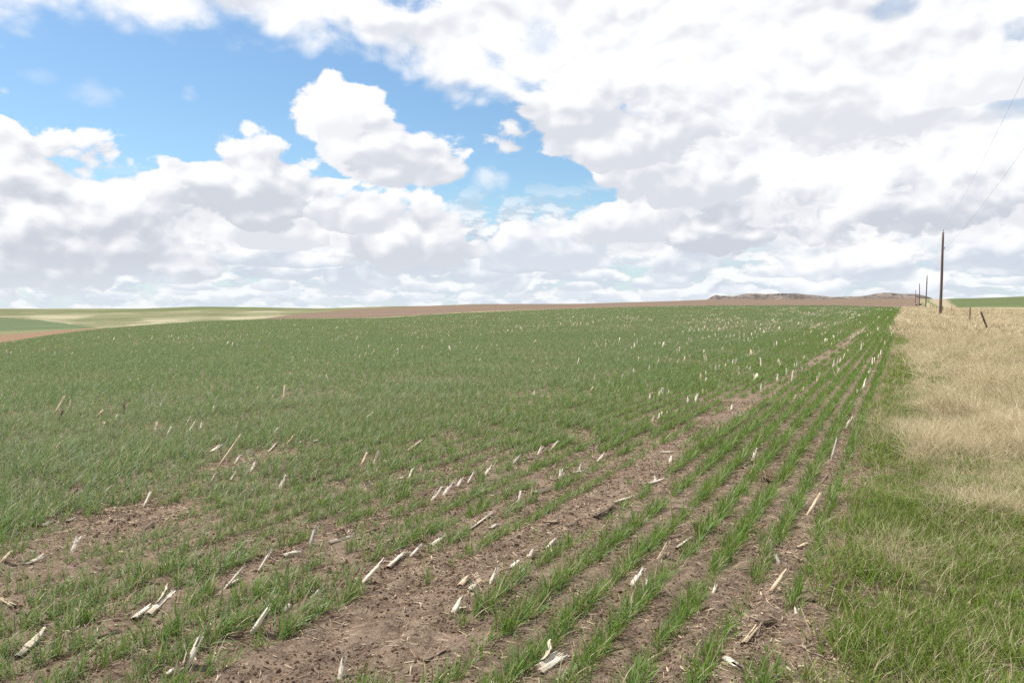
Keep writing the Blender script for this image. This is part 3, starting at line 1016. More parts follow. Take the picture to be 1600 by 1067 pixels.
def place_grass(name, x, y, meshes, mat, smin, smax, lean, sd=0.2, yaw_bias=None):
    n = len(x)
    z = ground_z(x, y)
    yaw = RNG.uniform(0, 6.283, n) if yaw_bias is None else RNG.normal(yaw_bias, 0.9, n)
    eul = euler_from(yaw, RNG.normal(lean[0], sd, n), RNG.normal(lean[1], sd, n))
    u, v = to_uv(x, y)
    g = 0.45 + 1.15 * fbm(u * 1.7, v * 1.2, 87, 3) ** 1.2
    scatter(name, np.stack([x, y, z - 0.005], 1), eul, RNG.uniform(smin, smax, n) * g, RNG.integers(0, len(meshes), n), np.clip(RNG.normal(0.45, 0.3, n), 0, 1), meshes, mat)
    return n


NG = []
for (n, d0, d1, gm, dm, gs, ds) in ((95000, 2.4, 18.0, GRASS_GREEN, GRASS_DRY, 1.0, 1.0), (62000, 11.0, 48, GRASS_GREEN_FAR, GRASS_DRY_FAR, 1.0, 1.0)):
    x, y, u, v = verge_points(n * 3, d0, d1)
    dr = dryness(x, y, u, v)
    dd = np.hypot(x, y)
    fade = np.clip((18.0 - dd) / 7.0, 0, 1) if d0 < 5 else np.clip((dd - 11.0) / 7.0, 0, 1)
    clump = np.clip(5.0 * (fbm(u * 1.3, v * 1.0, 89, 3) - 0.5) + 0.95, 0.15, 1.5)
    edge_thin = np.clip((u - FIELD_EDGE_U + 0.10) / 0.35, 0.15, 1)
    patch = np.clip(3.2 * (fbm(u * 2.2, v * 1.8, 67, 4) - 0.5) + 0.75 - 0.8 * bare_at(u, v), 0.10, 1)
    k = RNG.random(len(x)) < (1 - 0.62 * dr) * edge_thin * patch * fade * (1.0 if d0 < 5 else 0.35)
    NG.append(place_grass('green_grass', x[k], y[k], gm, green_m, 0.6 * gs, 1.3 * gs, (0.03, 0.0)))
    k = RNG.random(len(x)) < (0.62 * np.clip(dr - 0.12, 0, 1) ** 1.4 * edge_thin * clump * fade * (0.46 if d0 < 5 else 0.62))
    NG.append(place_grass('dry_grass', x[k], y[k], dm, dry_m, 0.5 * ds, 1.1 * ds, (-0.42, 0.05), 0.42, yaw_bias=math.pi - 0.35))
    if d0 < 5:
        k = RNG.random(len(x)) < 0.20 * edge_thin * np.clip(4.0 * (fbm(u * 1.8, v * 1.5, 69, 3) - 0.40), 0.12, 1)
        NG.append(place_grass('dry_grass', x[k], y[k], GRASS_SPRIG, dry_m, 0.5, 1.1, (-0.1, 0.0), 0.45))
x, y, u, v = verge_points(150000, 46, 240, 140)
k = RNG.random(len(x)) < 0.55 * (0.35 + 0.65 * dryness(x, y, u, v))
NG.append(place_grass('dry_grass', x[k], y[k], GRASS_DRY_XFAR, dry_m, 0.6, 1.1, (-0.15, 0.0), yaw_bias=math.pi - 0.35))
k = ~k & (RNG.random(len(x)) < 0.10)
NG.append(place_grass('green_grass', x[k], y[k], GRASS_GREEN_FAR, green_m, 0.9, 1.5, (0.0, 0.0)))
print('verge', NG)


# ------------------------------------------------------------------ crop residue and clods on the soil
def straw_bit(name, rng, L, wd, seg=3):
    yaw = 0.0; bend = rng.uniform(-0.8, 0.8); th = 0.0
    V, F = [], []
    p = np.array([-L / 2, 0.0, 0.0]); a = -bend / 2
    for i in range(seg + 1):
        t = i / seg
        ww = wd * rng.uniform(0.35, 0.6) * (0.7 if i in (0, seg) else 1)
        s = np.array([-math.sin(a), math.cos(a), 0])
        V += [tuple(p - s * ww), tuple(p + s * ww + np.array([0, 0, wd * rng.uniform(0.1, 0.5)])), tuple(p + np.array([0, 0, wd * 0.55]))]
        p = p + np.array([math.cos(a), math.sin(a), rng.uniform(-0.12, 0.12)]) * L / seg
        a += bend / seg
    for i in range(seg):
        q = 3 * i
        F += [(q, q + 3, q + 5, q + 2), (q + 2, q + 5, q + 4, q + 1)]
    me = bpy.data.meshes.new(name); me.from_pydata([tuple(map(float, v)) for v in V], [], F)
    return me


def clod(name, rng, sub=1):
    bm = bmesh.new()
    bmesh.ops.create_icosphere(bm, subdivisions=sub, radius=1.0)
    off = rng.uniform(0, 50, 3)
    for v in bm.verts:
        c = np.array(v.co) * 1.3 + off
        k = 0.62 + 0.75 * float(vnoise(c[0] + c[2] * .7, c[1] - c[2] * .6, 9))
        v.co = Vector((v.co.x * k, v.co.y * k * rng.uniform(0.8, 1.1), v.co.z * k * 0.65))
    me = bpy.data.meshes.new(name); bm.to_mesh(me); bm.free()
    return me


def scraps_mat(name, c0, c1, rough=0.8):
    mt, nb, b = new_mat(name)
    a = nb.n.new('ShaderNodeAttribute'); a.attribute_type = 'INSTANCER'; a.attribute_name = 'tint'
    c = nb.mix(a.outputs['Fac'], c0, c1)
    nb.put(b.inputs['Base Color'], c)
    b.inputs['Roughness'].default_value = rough
    b.inputs['Specular IOR Level'].default_value = 0.2
    return mt


def field_points(n, dmax, dmin=1.5, power=0.5, lim=0.35):
    a = RNG.uniform(R(-41), R(41), n); d = dmin + (dmax - dmin) * RNG.random(n) ** power
    x, y = d * np.sin(a), d * np.cos(a)
    u, v = to_uv(x, y)
    k = u < FIELD_EDGE_U + lim
    return x[k], y[k], u[k], v[k]


BITS = [straw_bit('straw_bit', rngm, L, wd) for L, wd in ((0.03, 0.003), (0.045, 0.003), (0.06, 0.004), (0.09, 0.004), (0.025, 0.006), (0.13, 0.003), (0.05, 0.007), (0.075, 0.0025))]
x, y, u, v = field_points(420000, 26, 2.0, 0.66, 6.0)
rowd = np.abs(((u + 0.70) / 0.762 + 0.5) % 1.0 - 0.5) * 0.762
pk = 0.30 + 0.75 * np.exp(-(rowd / 0.10) ** 2) * vnoise(u * 0.9, v * 1.1, 93) + 0.85 * np.clip(fbm(u * 1.2, v * 1.0, 95, 3) - 0.52, 0, 1) * 4
pk = np.where(u > FIELD_EDGE_U + 0.2, 0.5 * np.clip(3.5 * (fbm(u * 1.5, v * 1.2, 71, 3) - 0.42), 0.1, 1) * np.clip((12 - v) / 3, 0, 1), pk)
pk = pk + 0.9 * np.exp(-((u + 0.72) / 0.22) ** 2) * np.clip(3 * (fbm(u * 1.2, v * 1.6, 73, 3) - 0.40), 0, 1) * (v < 14)
for u0, v0, la, wu, st in BARE[:3]:
    pk = pk + 1.3 * np.clip(1.5 - ((u - u0) / wu) ** 2 - ((v - v0) / la) ** 2, 0, 1)
pk = pk + 0.45 * bare_at(u, v) * (fbm(u * 2, v * 2, 97, 2) > 0.45)
k = RNG.random(len(x)) < np.clip(pk, 0, 1.6) * 0.62
x, y = x[k], y[k]
n = len(x)
eul = np.stack([RNG.normal(0, 0.25, n), RNG.normal(0, 0.2, n), RNG.uniform(0, 6.283, n)], 1)
scatter('crop_residue', np.stack([x, y, ground_z(x, y) + 0.003], 1), eul, RNG.uniform(0.6, 1.35, n), RNG.choice(len(BITS), n, p=[.2, .2, .15, .1, .15, .05, .08, .07]), RNG.random(n) ** 1.2, BITS, scraps_mat('residue', (0.20, 0.130, 0.082), (0.60, 0.49, 0.35)))

CLODS = [clod('clod', rngm) for _ in range(8)]
x, y, u, v = field_points(260000, 15, 2.0, 0.62)
k = RNG.random(len(x)) < np.clip((fbm(u * 1.7, v * 1.7, 99, 3) - 0.36) * 3.4, 0.12, 1)
x, y = x[k], y[k]
n = len(x)
sz = 0.0030 + 0.0085 * RNG.random(n) ** 2.5 + 0.014 * RNG.random(n) * (RNG.random(n) < 0.03)
eul = RNG.uniform(0, 6.283, (n, 3))
clod_m = scraps_mat('soil_clod', (0.080, 0.049, 0.033), (0.23, 0.155, 0.108), 0.95)
scatter('soil_clods', np.stack([x, y, ground_z(x, y) + sz * 0.15], 1), eul, sz, RNG.integers(0, 8, n), RNG.random(n), CLODS, clod_m)


# ================================================================== helpers for things
def tag(o, label=None, cat=None, group=None):
    if label:
        o['label'] = label
    if cat:
        o['category'] = cat
    if group:
        o['group'] = group
    return o


def mesh_obj(name, V, F, mat, parent=None, smooth=False):
    me = bpy.data.meshes.new(name)
    me.from_pydata([tuple(map(float, v)) for v in V], [], F)
    me.materials.append(mat)
    if smooth:
        me.polygons.foreach_set('use_smooth', np.ones(len(me.polygons), dtype=bool))
    o = bpy.data.objects.new(name, me); COL.objects.link(o)
    if parent is not None:
        o.parent = parent
    return o


def tube(path, radii, n=8, cap=True):
    """tube along a list of points"""
    V, F = [], []
    P = [Vector(p) for p in path]
    for i, p in enumerate(P):
        d = (P[min(i + 1, len(P) - 1)] - P[max(i - 1, 0)]).normalized()
        a = d.orthogonal().normalized() if i == 0 else (a - d * a.dot(d)).normalized()
        b = d.cross(a)
        for k in range(n):
            t = 2 * math.pi * k / n
            V.append(p + (a * math.cos(t) + b * math.sin(t)) * radii[i])
    for i in range(len(P) - 1):
        for k in range(n):
            F.append((i * n + k, i * n + (k + 1) % n, (i + 1) * n + (k + 1) % n, (i + 1) * n + k))
    if cap:
        F.append(tuple(range(n))[::-1]); F.append(tuple((len(P) - 1) * n + k for k in range(n)))
    return V, F


def merge(*parts):
    V, F = [], []
    for v, f in parts:
        o = len(V)
        V += list(v); F += [tuple(i + o for i in q) for q in f]
    return V, F


# ------------------------------------------------------------------ corn stalks
def stalk_mat(name, c0, c1, dark, spots=0.35):
    mt, nb, b = new_mat(name)
    tcn = nb.n.new('ShaderNodeTexCoord')
    p = tcn.outputs['Object']
    oi = nb.n.new('ShaderNodeObjectInfo')
    p2 = nb.v('ADD', p, nb.v('SCALE', nb.xyz(1.7, 3.1, 2.3), scale=oi.outputs['Random']))
    fib = nb.noise(nb.v('MULTIPLY', p2, (70, 90, 5)), 1.0, 5, 0.65)
    mot = nb.noise(nb.v('MULTIPLY', p2, (1, 1, 0.5)), 34.0, 4, 0.6)
    c = nb.mix(nb.ss(fib, 0.35, 0.62), c0, c1)
    c = nb.mix(nb.m('MULTIPLY', nb.ss(mot, 0.50, 0.70), spots), c, dark)
    sp_ = nb.n.new('ShaderNodeSeparateXYZ'); nb.l.new(p, sp_.inputs[0])
    foot_ = nb.m('SUBTRACT', 1.0, nb.ss(nb.m('ADD', sp_.outputs[2], nb.m('MULTIPLY', nb.m('SUBTRACT', mot, 0.5), 0.9)), 0.02, 0.42))
    c = nb.mix(nb.m('MULTIPLY', foot_, 0.7), c, dark)          # soil stained at the foot
    c = nb.v('SCALE', c, scale=nb.m('ADD', 0.82, nb.m('MULTIPLY', oi.outputs['Random'], 0.26)))
    nb.put(b.inputs['Base Color'], c)
    b.inputs['Roughness'].default_value = 0.7
    b.inputs['Specular IOR Level'].default_value = 0.3
    bump(nb, b, fib, 0.5, 0.003)
    return mt


M_STALK = {
    'pale': stalk_mat('bleached_stalk', (0.42, 0.35, 0.26), (0.76, 0.70, 0.60), (0.30, 0.225, 0.155)),
    'tan': stalk_mat('tan_stalk', (0.44, 0.33, 0.21), (0.64, 0.52, 0.37), (0.20, 0.13, 0.08)),
    'grey': stalk_mat('grey_stalk', (0.33, 0.285, 0.23), (0.52, 0.47, 0.39), (0.15, 0.12, 0.09)),
    'dark': stalk_mat('dark_stalk', (0.10, 0.068, 0.045), (0.20, 0.145, 0.10), (0.06, 0.04, 0.03)),
}
M_PITH = stalk_mat('stalk_pith', (0.44, 0.33, 0.21), (0.60, 0.50, 0.36), (0.2, 0.13, 0.08), 0.2)
M_SHEATH = stalk_mat('leaf_sheath', (0.40, 0.32, 0.22), (0.62, 0.55, 0.44), (0.25, 0.18, 0.12), 0.3)
M_ROOT = stalk_mat('stalk_root', (0.16, 0.105, 0.065), (0.30, 0.21, 0.14), (0.07, 0.045, 0.03), 0.5)


def stalk_body(rng, split):
    """a metre-long (scaled later) hollow, flattened stump: open shell of fibres, a node ring or two, a torn top"""
    ax, ay = 0.105, 0.062                     # half widths for unit length
    n = 12
    arc = 2 * math.pi * (1.0 if split == 0 else rng.uniform(0.58, 0.8))
    a0 = rng.uniform(0, 6.28) if split == 0 else -arc / 2 + math.pi / 2
    lv = [0.0, 0.16, 0.22, 0.26, 0.31, 0.55, 0.63, 0.67, 0.72, 0.90, 1.0]
    node = {3: 1.17, 7: 1.13}
    cols = n + 1 if split else n
    groove = np.ones(cols)
    groove[rng.choice(cols, 3, replace=False)] = rng.uniform(0.62, 0.8, 3)
    gaps = {int(c): int(rng.integers(4, 9)) for c in rng.choice(n, 3 if split else 2, replace=False)}     # torn from this level up
    V, F = [], []
    bendx, bendy = rng.normal(0, 0.03), rng.normal(0, 0.03)
    top = [1.0 + rng.uniform(-0.16, 0.05) * (1 + split) for _ in range(cols)]
    inner = []
    for sgn, sc in ((0, 1.0), (1, 0.80)):
        off = len(V)
        for i, t in enumerate(lv):
            tap = (1.05 - 0.22 * t) * node.get(i, 1.0) * sc
            for k in range(cols):
                a = a0 + arc * k / n
                z = t if i < len(lv) - 1 else top[k]
                fl = 1 + (0.25 * (t - 0.5) if split and t > 0.5 else 0)
                V.append((math.cos(a) * ax * tap * fl * groove[k] + bendx * t * t, math.sin(a) * ay * tap * fl * groove[k] + bendy * t * t, z))
        for i in range(len(lv) - 1):
            for k in range(n):
                if i >= gaps.get(k, 99):
                    continue
                q = (off + i * cols + k, off + i * cols + (k + 1) % cols, off + (i + 1) * cols + (k + 1) % cols, off + (i + 1) * cols + k)
                F.append(q if sgn == 0 else q[::-1])
        inner.append(off)
    L = len(lv) - 1
    for k in [k for k in range(n) if k not in gaps]:                        # rim between the outer and inner wall
        a, b = inner[0] + L * cols + k, inner[0] + L * cols + (k + 1) % cols
        c, d = inner[1] + L * cols + (k + 1) % cols, inner[1] + L * cols + k
        F.append((a, b, c, d))
    if split:
        for k in (0, n):
            for i in range(L):
                q = (inner[0] + i * cols + k, inner[0] + (i + 1) * cols + k, inner[1] + (i + 1) * cols + k, inner[1] + i * cols + k)
                F.append(q if k == 0 else q[::-1])
    off2 = len(lv) * cols
    wob = rng.normal(1.0, 0.05, off2) * np.repeat(rng.normal(1, 0.05, len(lv)), cols)
    V = [(x * wob[i % off2], y * wob[(i * 7 + 3) % off2], z + (0 if i % off2 < cols else rng.normal(0, 0.006))) for i, (x, y, z) in enumerate(V)]
    return V, F


def sheath_shape(rng):
    """a torn strip of leaf sheath that comes off the stalk and curls away"""
    z0 = rng.uniform(0.1, 0.35); ln = rng.uniform(0.45, 0.85); side = rng.choice([-1, 1])
    V, F = [], []
    m = 7
    for i in range(m + 1):
        t = i / m
        out = 0.11 + (0.05 + 0.32 * rng.uniform(0.3, 1)) * t * t
        wd = 0.075 * (1 - 0.75 * t ** 2) + 0.01
        for s in (-1, 0, 1):
            V.append((side * (out + 0.012 * (s == 0)), s * wd + rng.normal(0, 0.006), z0 + ln * t * (1 - 0.12 * t) + rng.normal(0, 0.008)))
    for i in range(m):
        for s in (0, 1):
            a = i * 3 + s
            F.append((a, a + 1, a + 4, a + 3))
    return V, F


def crown_shape(rng):
    """prop roots and soil stuck at the foot"""
    parts = []
    for k in range(9):
        a = 2 * math.pi * k / 9 + rng.uniform(-0.25, 0.25); r = rng.uniform(0.16, 0.34)
        parts.append(tube([(0.07 * math.cos(a), 0.05 * math.sin(a), rng.uniform(0.06, 0.13)), (r * 0.7 * math.cos(a), r * 0.6 * math.sin(a), rng.uniform(0.02, 0.06)), (r * math.cos(a), r * math.sin(a), -0.08)], [0.018, 0.014, 0.006], 5))
    return merge(*parts)


rs = np.random.default_rng(5)


def mesh_only(name, V, F, mat, smooth=True):
    me = bpy.data.meshes.new(name)
    me.from_pydata([tuple(map(float, v)) for v in V], [], F)
    me.materials.append(mat)
    if smooth:
        me.polygons.foreach_set('use_smooth', np.ones(len(me.polygons), dtype=bool))
    return me


BODY = {}
for kind, mt in M_STALK.items():
    BODY[kind] = [mesh_only('corn_stalk', *stalk_body(rs, s), mt) for s in (0, 1, 0, 1, 1, 0)]
SHEATH = [mesh_only('leaf_sheath', *sheath_shape(rs), M_SHEATH) for _ in range(6)]
CROWN = [mesh_only('root_crown', *crown_shape(rs), M_ROOT) for _ in range(4)]


def add_stalk(base, tip, width, kind, label, group=None, sheath=False, crown=False, roll=None, var=None):
    """a stump from base to tip; the body carries the thing, a torn sheath and the root crown are its parts"""
    b, t = Vector(base), Vector(tip)
    d = t - b
    ln = max(d.length, 0.03)
    o = bpy.data.objects.new('corn_stalk', BODY[kind][var if var is not None else int(rs.integers(0, 6))])
    COL.objects.link(o)
    q = d.to_track_quat('Z', 'Y') if d.length > 1e-6 else Vector((0, 0, 1)).to_track_quat('Z', 'Y')
    r = roll if roll is not None else rs.uniform(-0.6, 0.6)
    sx = width * 0.98 / 0.19
    o.matrix_world = Matrix.Translation(b) @ q.to_matrix().to_4x4() @ Matrix.Rotation(r, 4, 'Z') @ Matrix.Diagonal((sx, sx, ln, 1))
    tag(o, label, 'corn stalk', group)
    if sheath:
        c = bpy.data.objects.new('leaf_sheath', SHEATH[int(rs.integers(0, 6))]); COL.objects.link(c); c.parent = o
        c.rotation_euler = (0, 0, rs.uniform(0, 6.28))
    if crown:
        c = bpy.data.objects.new('root_crown', CROWN[int(rs.integers(0, 4))]); COL.objects.link(c); c.parent = o
    return o


def foot(px, py):
    x, y = on_ground(px, py)
    return np.array([x, y, float(ground_z(np.array([x]), np.array([y]))[0])])


def stalk_between(bp, tp, lying, lean=0.75):
    """foot and tip in the world from where they show in the photograph; a standing stump leans away along the row"""
    B = foot(*bp)
    r = ray(*tp)
    C = np.array([0, 0, CAM_H])
    if lying:
        T = foot(*tp); T[2] += 0.012
        B = B.copy(); B[2] += 0.010
    else:
        # (C + r t - B).y = lean * (C + r t - B).z
        t = (B[1] + lean * (C[2] - B[2])) / (r[1] - lean * r[2])
        T = C + r * t
        B = B.copy(); B[2] -= 0.012
    return B, T


# foot (x, y) -> tip (x, y) in the photograph, kind, lying, width in metres, label
def c8(a, b, c, d): return ((a / 2.498, 640 + b / 2.498), (c / 2.498, 640 + d / 2.498))
def c7(a, b, c, d): return ((500 + a / 2.498, 640 + b / 2.498), (500 + c / 2.498, 640 + d / 2.498))
def c6(a, b, c, d): return ((1000 + a / 2.498, 640 + b / 2.498), (1000 + c / 2.498, 640 + d / 2.498))
def cl(a, b, c, d): return ((a / 2.667, 560 + b / 2.667), (c / 2.667, 560 + d / 2.667))
def cm(a, b, c, d): return ((600 + a / 2.667, 480 + b / 2.667), (600 + c / 2.667, 480 + d / 2.667))
def cr(a, b, c, d): return ((1000 + a / 4, 500 + b / 4), (1000 + c / 4, 500 + d / 4))


NAMED = [
    # --- the near left
    (c8(720, 1020, 790, 875), 'pale', 0, .038, 'wide pale stalk split along its length, leaning over thin wheat near bottom left corner', 1, 1),
    (c8(650, 1050, 680, 1025), 'pale', 1, .026, 'short pale stalk scrap lying at the foot of the wide split stalk at lower left', 0, 0),
    (c8(975, 880, 1045, 775), 'pale', 0, .036, 'forked pale stalk with two prongs standing beside the large bare soil patch', 1, 1),
    (c8(520, 820, 585, 770), 'pale', 1, .036, 'broken lower half of a fallen white stalk lying in the lower left wheat', 0, 0),
    (c8(580, 800, 690, 705), 'pale', 1, .036, 'long white stalk lying slanted and frayed in the wheat at lower left', 1, 0),
    (c8(1410, 675, 1497, 585), 'pale', 0, .034, 'long white stalk, lowest of three in a row above the bare soil patch', 0, 1),
    (c7(265, 630, 335, 578), 'pale', 1, .032, 'fallen white stalk in the middle of three above the bare soil patch', 0, 0),
    (c7(350, 585, 398, 520), 'pale', 0, .034, 'upright white stalk, topmost of three in a row above the bare soil patch', 0, 1),
    (c8(1205, 740, 1250, 700), 'grey', 0, .032, 'greyish stalk leaning right out of a wheat tuft left of bare soil patch', 0, 0),
    (c8(1100, 800, 1140, 760), 'grey', 1, .030, 'short grey stalk piece lying left of the greyish leaning stalk', 0, 0),
    (c8(870, 690, 955, 605), 'pale', 0, .022, 'thin pale stalk leaning over a crossed fallen stalk in the left wheat', 0, 0),
    (c8(880, 685, 945, 660), 'pale', 1, .028, 'white stalk piece lying crosswise under a thin leaning stalk in left wheat', 0, 0),
    (c8(1005, 630, 1060, 545), 'pale', 0, .034, 'clean straight white stalk leaning right, alone in the left wheat', 0, 1),
    (c8(1105, 580, 1170, 555), 'pale', 1, .040, 'wide flat white stalk lying in wheat right of the clean straight one', 1, 0),
    (c8(1210, 530, 1235, 450), 'grey', 0, .030, 'upright grey brown stalk in the left wheat beside a lying white one', 0, 0),
    (c8(1285, 515, 1395, 485), 'pale', 1, .030, 'frayed white stalk lying flat near the upright grey brown stalk', 1, 0),
    (c8(280, 540, 308, 490), 'pale', 0, .036, 'short bright stalk upright on the straw littered bare patch at left', 0, 1),
    (c8(5, 600, 50, 548), 'tan', 0, .034, 'tan stalk leaning right at the left edge below the straw littered patch', 0, 0),
    (c8(65, 985, 170, 890), 'grey', 1, .034, 'long grey split stalk lying in wheat in the bottom left corner', 1, 0),
    (c8(0, 755, 62, 782), 'tan', 1, .032, 'brownish stalk lying at the left edge above the corner grey stalk', 0, 0),
    (c8(95, 615, 180, 570), 'grey', 1, .026, 'grey split stalk lying along the lower side of the straw littered patch', 1, 0),
    (c8(160, 465, 210, 435), 'grey', 1, .034, 'stout grey stalk lying on the upper left rim of the littered patch', 0, 0),
    (c8(262, 445, 302, 412), 'grey', 1, .026, 'thin grey stalk lying on the upper rim of the littered patch', 0, 0),
    (c8(560, 375, 590, 320), 'pale', 0, .034, 'bright white stalk at the upper right end of the littered patch', 0, 0),
    (c8(560, 470, 600, 437), 'dark', 1, .024, 'dark brown stalk lying at the lower right end of the littered patch', 0, 0),
    (c8(400, 630, 365, 612), 'dark', 1, .022, 'dark crooked stalk lying below the littered patch', 0, 0),
    (c8(125, 385, 155, 350), 'grey', 0, .030, 'pale grey stalk in dense wheat above the littered patch', 0, 0),
    (c8(275, 340, 302, 312), 'dark', 1, .028, 'short dark stalk lying in dense wheat above the littered patch', 0, 0),
    (c8(380, 895, 470, 860), 'dark', 1, .022, 'long brown stalk lying half hidden in wheat near the bottom left', 0, 0),
    (c8(1088, 310, 1113, 255), 'pale', 0, .034, 'pale stalk leaning right below a small straw strewn patch at left', 0, 1),
    (c8(895, 280, 920, 240), 'pale', 0, .026, 'thin white stalk on the lower side of the small straw strewn patch', 0, 0),
    (c8(980, 245, 1000, 200), 'pale', 0, .040, 'thick white stalk on the small straw strewn patch', 1, 1),
    (c8(915, 205, 940, 175), 'pale', 0, .030, 'split white stalk on the upper side of the small straw strewn patch', 1, 0),
    (c8(845, 225, 940, 95), 'tan', 0, .020, 'long thin brown stalk leaning far right beside the small straw patch', 0, 0),
    (c8(815, 290, 845, 240), 'grey', 0, .024, 'thin grey stalk below the long thin brown leaning one', 0, 0),
    (c8(980, 185, 1010, 145), 'dark', 0, .024, 'short dark stalk on the rim of the small straw strewn patch', 0, 0),
    (c8(1045, 170, 1085, 133), 'pale', 1, .024, 'thin pale stalk right of the short dark stalk by the small patch', 0, 0),
    (c8(815, 175, 865, 140), 'tan', 1, .020, 'slender tan stalk lying left of the small straw strewn patch', 0, 0),
    # --- the middle
    (c7(430, 540, 488, 487), 'pale', 0, .030, 'white stalk leaning right in thin wheat left of the tall wheat clump', 0, 1),
    (c7(435, 350, 480, 300), 'pale', 0, .036, 'lowest and widest of four white stalks standing close together mid field', 0, 0),
    (c7(478, 335, 518, 280), 'pale', 0, .036, 'second of four white stalks standing close together mid field', 0, 1),
    (c7(535, 305, 557, 263), 'pale', 0, .034, 'third of four white stalks standing close together mid field', 0, 1),
    (c7(575, 290, 600, 245), 'pale', 0, .034, 'topmost of four white stalks standing close together mid field', 0, 1),
    (c7(640, 260, 670, 217), 'pale', 0, .034, 'white stalk with a brown twig at its foot, above the four close ones', 1, 1),
    (c7(300, 272, 330, 258), 'pale', 1, .034, 'short white stalk lying left of the four close ones', 0, 0),
    (c7(345, 262, 362, 225), 'pale', 0, .030, 'upright white stalk behind a short lying one, left of the four close ones', 0, 0),
    (c7(395, 240, 398, 215), 'tan', 0, .026, 'small tan stalk further right of the upright white one in mid field', 0, 0),
    (c7(180, 315, 192, 280), 'pale', 0, .032, 'frayed white stalk left of the short lying one in mid field', 1, 0),
    (c7(210, 205, 232, 160), 'pale', 0, .028, 'pale stalk beside a brown one, upper left of the middle of the field', 0, 0),
    (c7(160, 210, 185, 165), 'tan', 0, .030, 'brown stalk beside a pale one, upper left of the middle of the field', 0, 0),
    (c7(340, 168, 400, 125), 'tan', 1, .024, 'brown stalk lying slanted in dense wheat above the four close ones', 0, 0),
    (c7(750, 215, 785, 175), 'grey', 0, .032, 'weathered grey stalk right of the four close white ones', 0, 0),
    (c7(805, 195, 870, 183), 'pale', 1, .022, 'slim pale stalk lying flat right of the weathered grey one', 0, 0),
    (c7(850, 175, 868, 140), 'pale', 0, .030, 'short white stalk just above the slim lying one', 0, 0),
    (c7(890, 160, 930, 120), 'pale', 0, .026, 'white stalk with brown base debris, right of a slim lying one', 1, 1),
    (c7(770, 370, 787, 315), 'pale', 0, .036, 'upright white stalk beside a frayed lying one in the centre right', 1, 1),
    (c7(830, 335, 895, 312), 'pale', 1, .040, 'frayed white stalk lying across a wheat row in the centre right', 1, 0),
    (c7(665, 487, 692, 463), 'pale', 1, .024, 'small straight white stalk piece lying on soil above the tall wheat clump', 0, 0),
    (c7(585, 470, 680, 407), 'grey', 1, .018, 'thin crooked grey stalk lying along a row left of centre right', 0, 0),
    (c7(938, 265, 942, 228), 'pale', 0, .034, 'squat white stalk split at the top beside a bent lying one', 1, 0),
    (c7(985, 252, 1028, 238), 'pale', 1, .030, 'bent white stalk lying beside the squat split one', 1, 0),
    (c7(1010, 240, 1022, 205), 'grey', 0, .022, 'thin grey stalk sticking up from the bent lying one', 0, 0),
    (c7(1080, 200, 1110, 170), 'pale', 0, .030, 'white stalk leaning right just left of the bare strip', 0, 0),
    (c7(870, 455, 937, 445), 'tan', 1, .024, 'smooth tan stalk lying flat on the bare strip', 0, 0),
    (c7(960, 470, 1012, 462), 'dark', 1, .032, 'thick dark rotten stalk lying on the straw of the bare strip', 0, 0),
    (c7(1145, 368, 1225, 335), 'pale', 1, .026, 'long pale stalk lying slanted along the right side of the bare strip', 0, 0),
    (c7(1070, 432, 1148, 382), 'dark', 1, .028, 'long dark stalk lying below the long pale one by the bare strip', 0, 0),
    (c7(1280, 293, 1348, 263), 'pale', 1, .030, 'pale stalk lying on the bare strip with a stub poking up behind it', 0, 0),
    (c7(1310, 278, 1308, 255), 'pale', 0, .028, 'little white stub poking up behind a lying stalk on the bare strip', 0, 0),
    (c7(1365, 205, 1375, 178), 'pale', 0, .034, 'white stalk standing on the far part of the bare strip', 0, 0),
    (c7(1325, 176, 1385, 168), 'pale', 1, .026, 'slim white stalk lying across the bare strip above a standing one', 0, 0),
    (c7(660, 697, 697, 610), 'pale', 0, .032, 'tall clean pale stalk beside a block leaning left on the bare soil', 0, 1),
    (c7(632, 690, 603, 638), 'tan', 0, .036, 'short stalk block leaning left with a dark shaded underside on bare soil', 0, 0),
    (c7(545, 700, 575, 662), 'tan', 1, .034, 'short tan stalk lying left of the block that leans left', 0, 0),
    (c7(515, 800, 560, 725), 'pale', 0, .030, 'split white stalk at the right side of the large bare soil patch', 1, 1),
    (c7(585, 722, 605, 698), 'pale', 1, .030, 'short white stalk just above the split one by the large bare patch', 0, 0),
    (c7(745, 640, 778, 585), 'pale', 0, .036, 'white stalk with soiled foot, lowest of three right of the tall clean one', 0, 1),
    (c7(810, 590, 835, 545), 'pale', 0, .040, 'broad white stalk, middle of three right of the tall clean one', 0, 1),
    (c7(880, 550, 918, 503), 'pale', 0, .038, 'broad white stalk, topmost of three right of the tall clean one', 1, 1),
    (c7(1210, 700, 1260, 620), 'pale', 0, .038, 'thick knotted white stalk with roots between two wheat rows, lower right of centre', 0, 1),
    (c7(1280, 685, 1280, 655), 'pale', 0, .026, 'small white stub beside the thick knotted stalk', 0, 0),
    (c7(1318, 592, 1362, 515), 'tan', 0, .030, 'tan stalk leaning right with a lying one behind it, lower right', 0, 0),
    (c7(1390, 540, 1452, 497), 'pale', 1, .024, 'slim pale stalk lying across soil behind the tan leaning one', 0, 0),
    (c7(848, 1030, 940, 962), 'pale', 1, .036, 'upper half of a split white stalk lying at the bottom edge', 1, 0),
    (c7(860, 1058, 968, 972), 'pale', 1, .036, 'lower half of a split white stalk lying at the bottom edge', 0, 0),
    (c7(410, 1000, 497, 965), 'dark', 1, .020, 'thin dark stalk lying on straw near the bottom centre', 0, 0),
    (c7(75, 1060, 95, 958), 'pale', 0, .030, 'spiky white stalk standing with torn husk on the bare soil at the bottom', 1, 1),
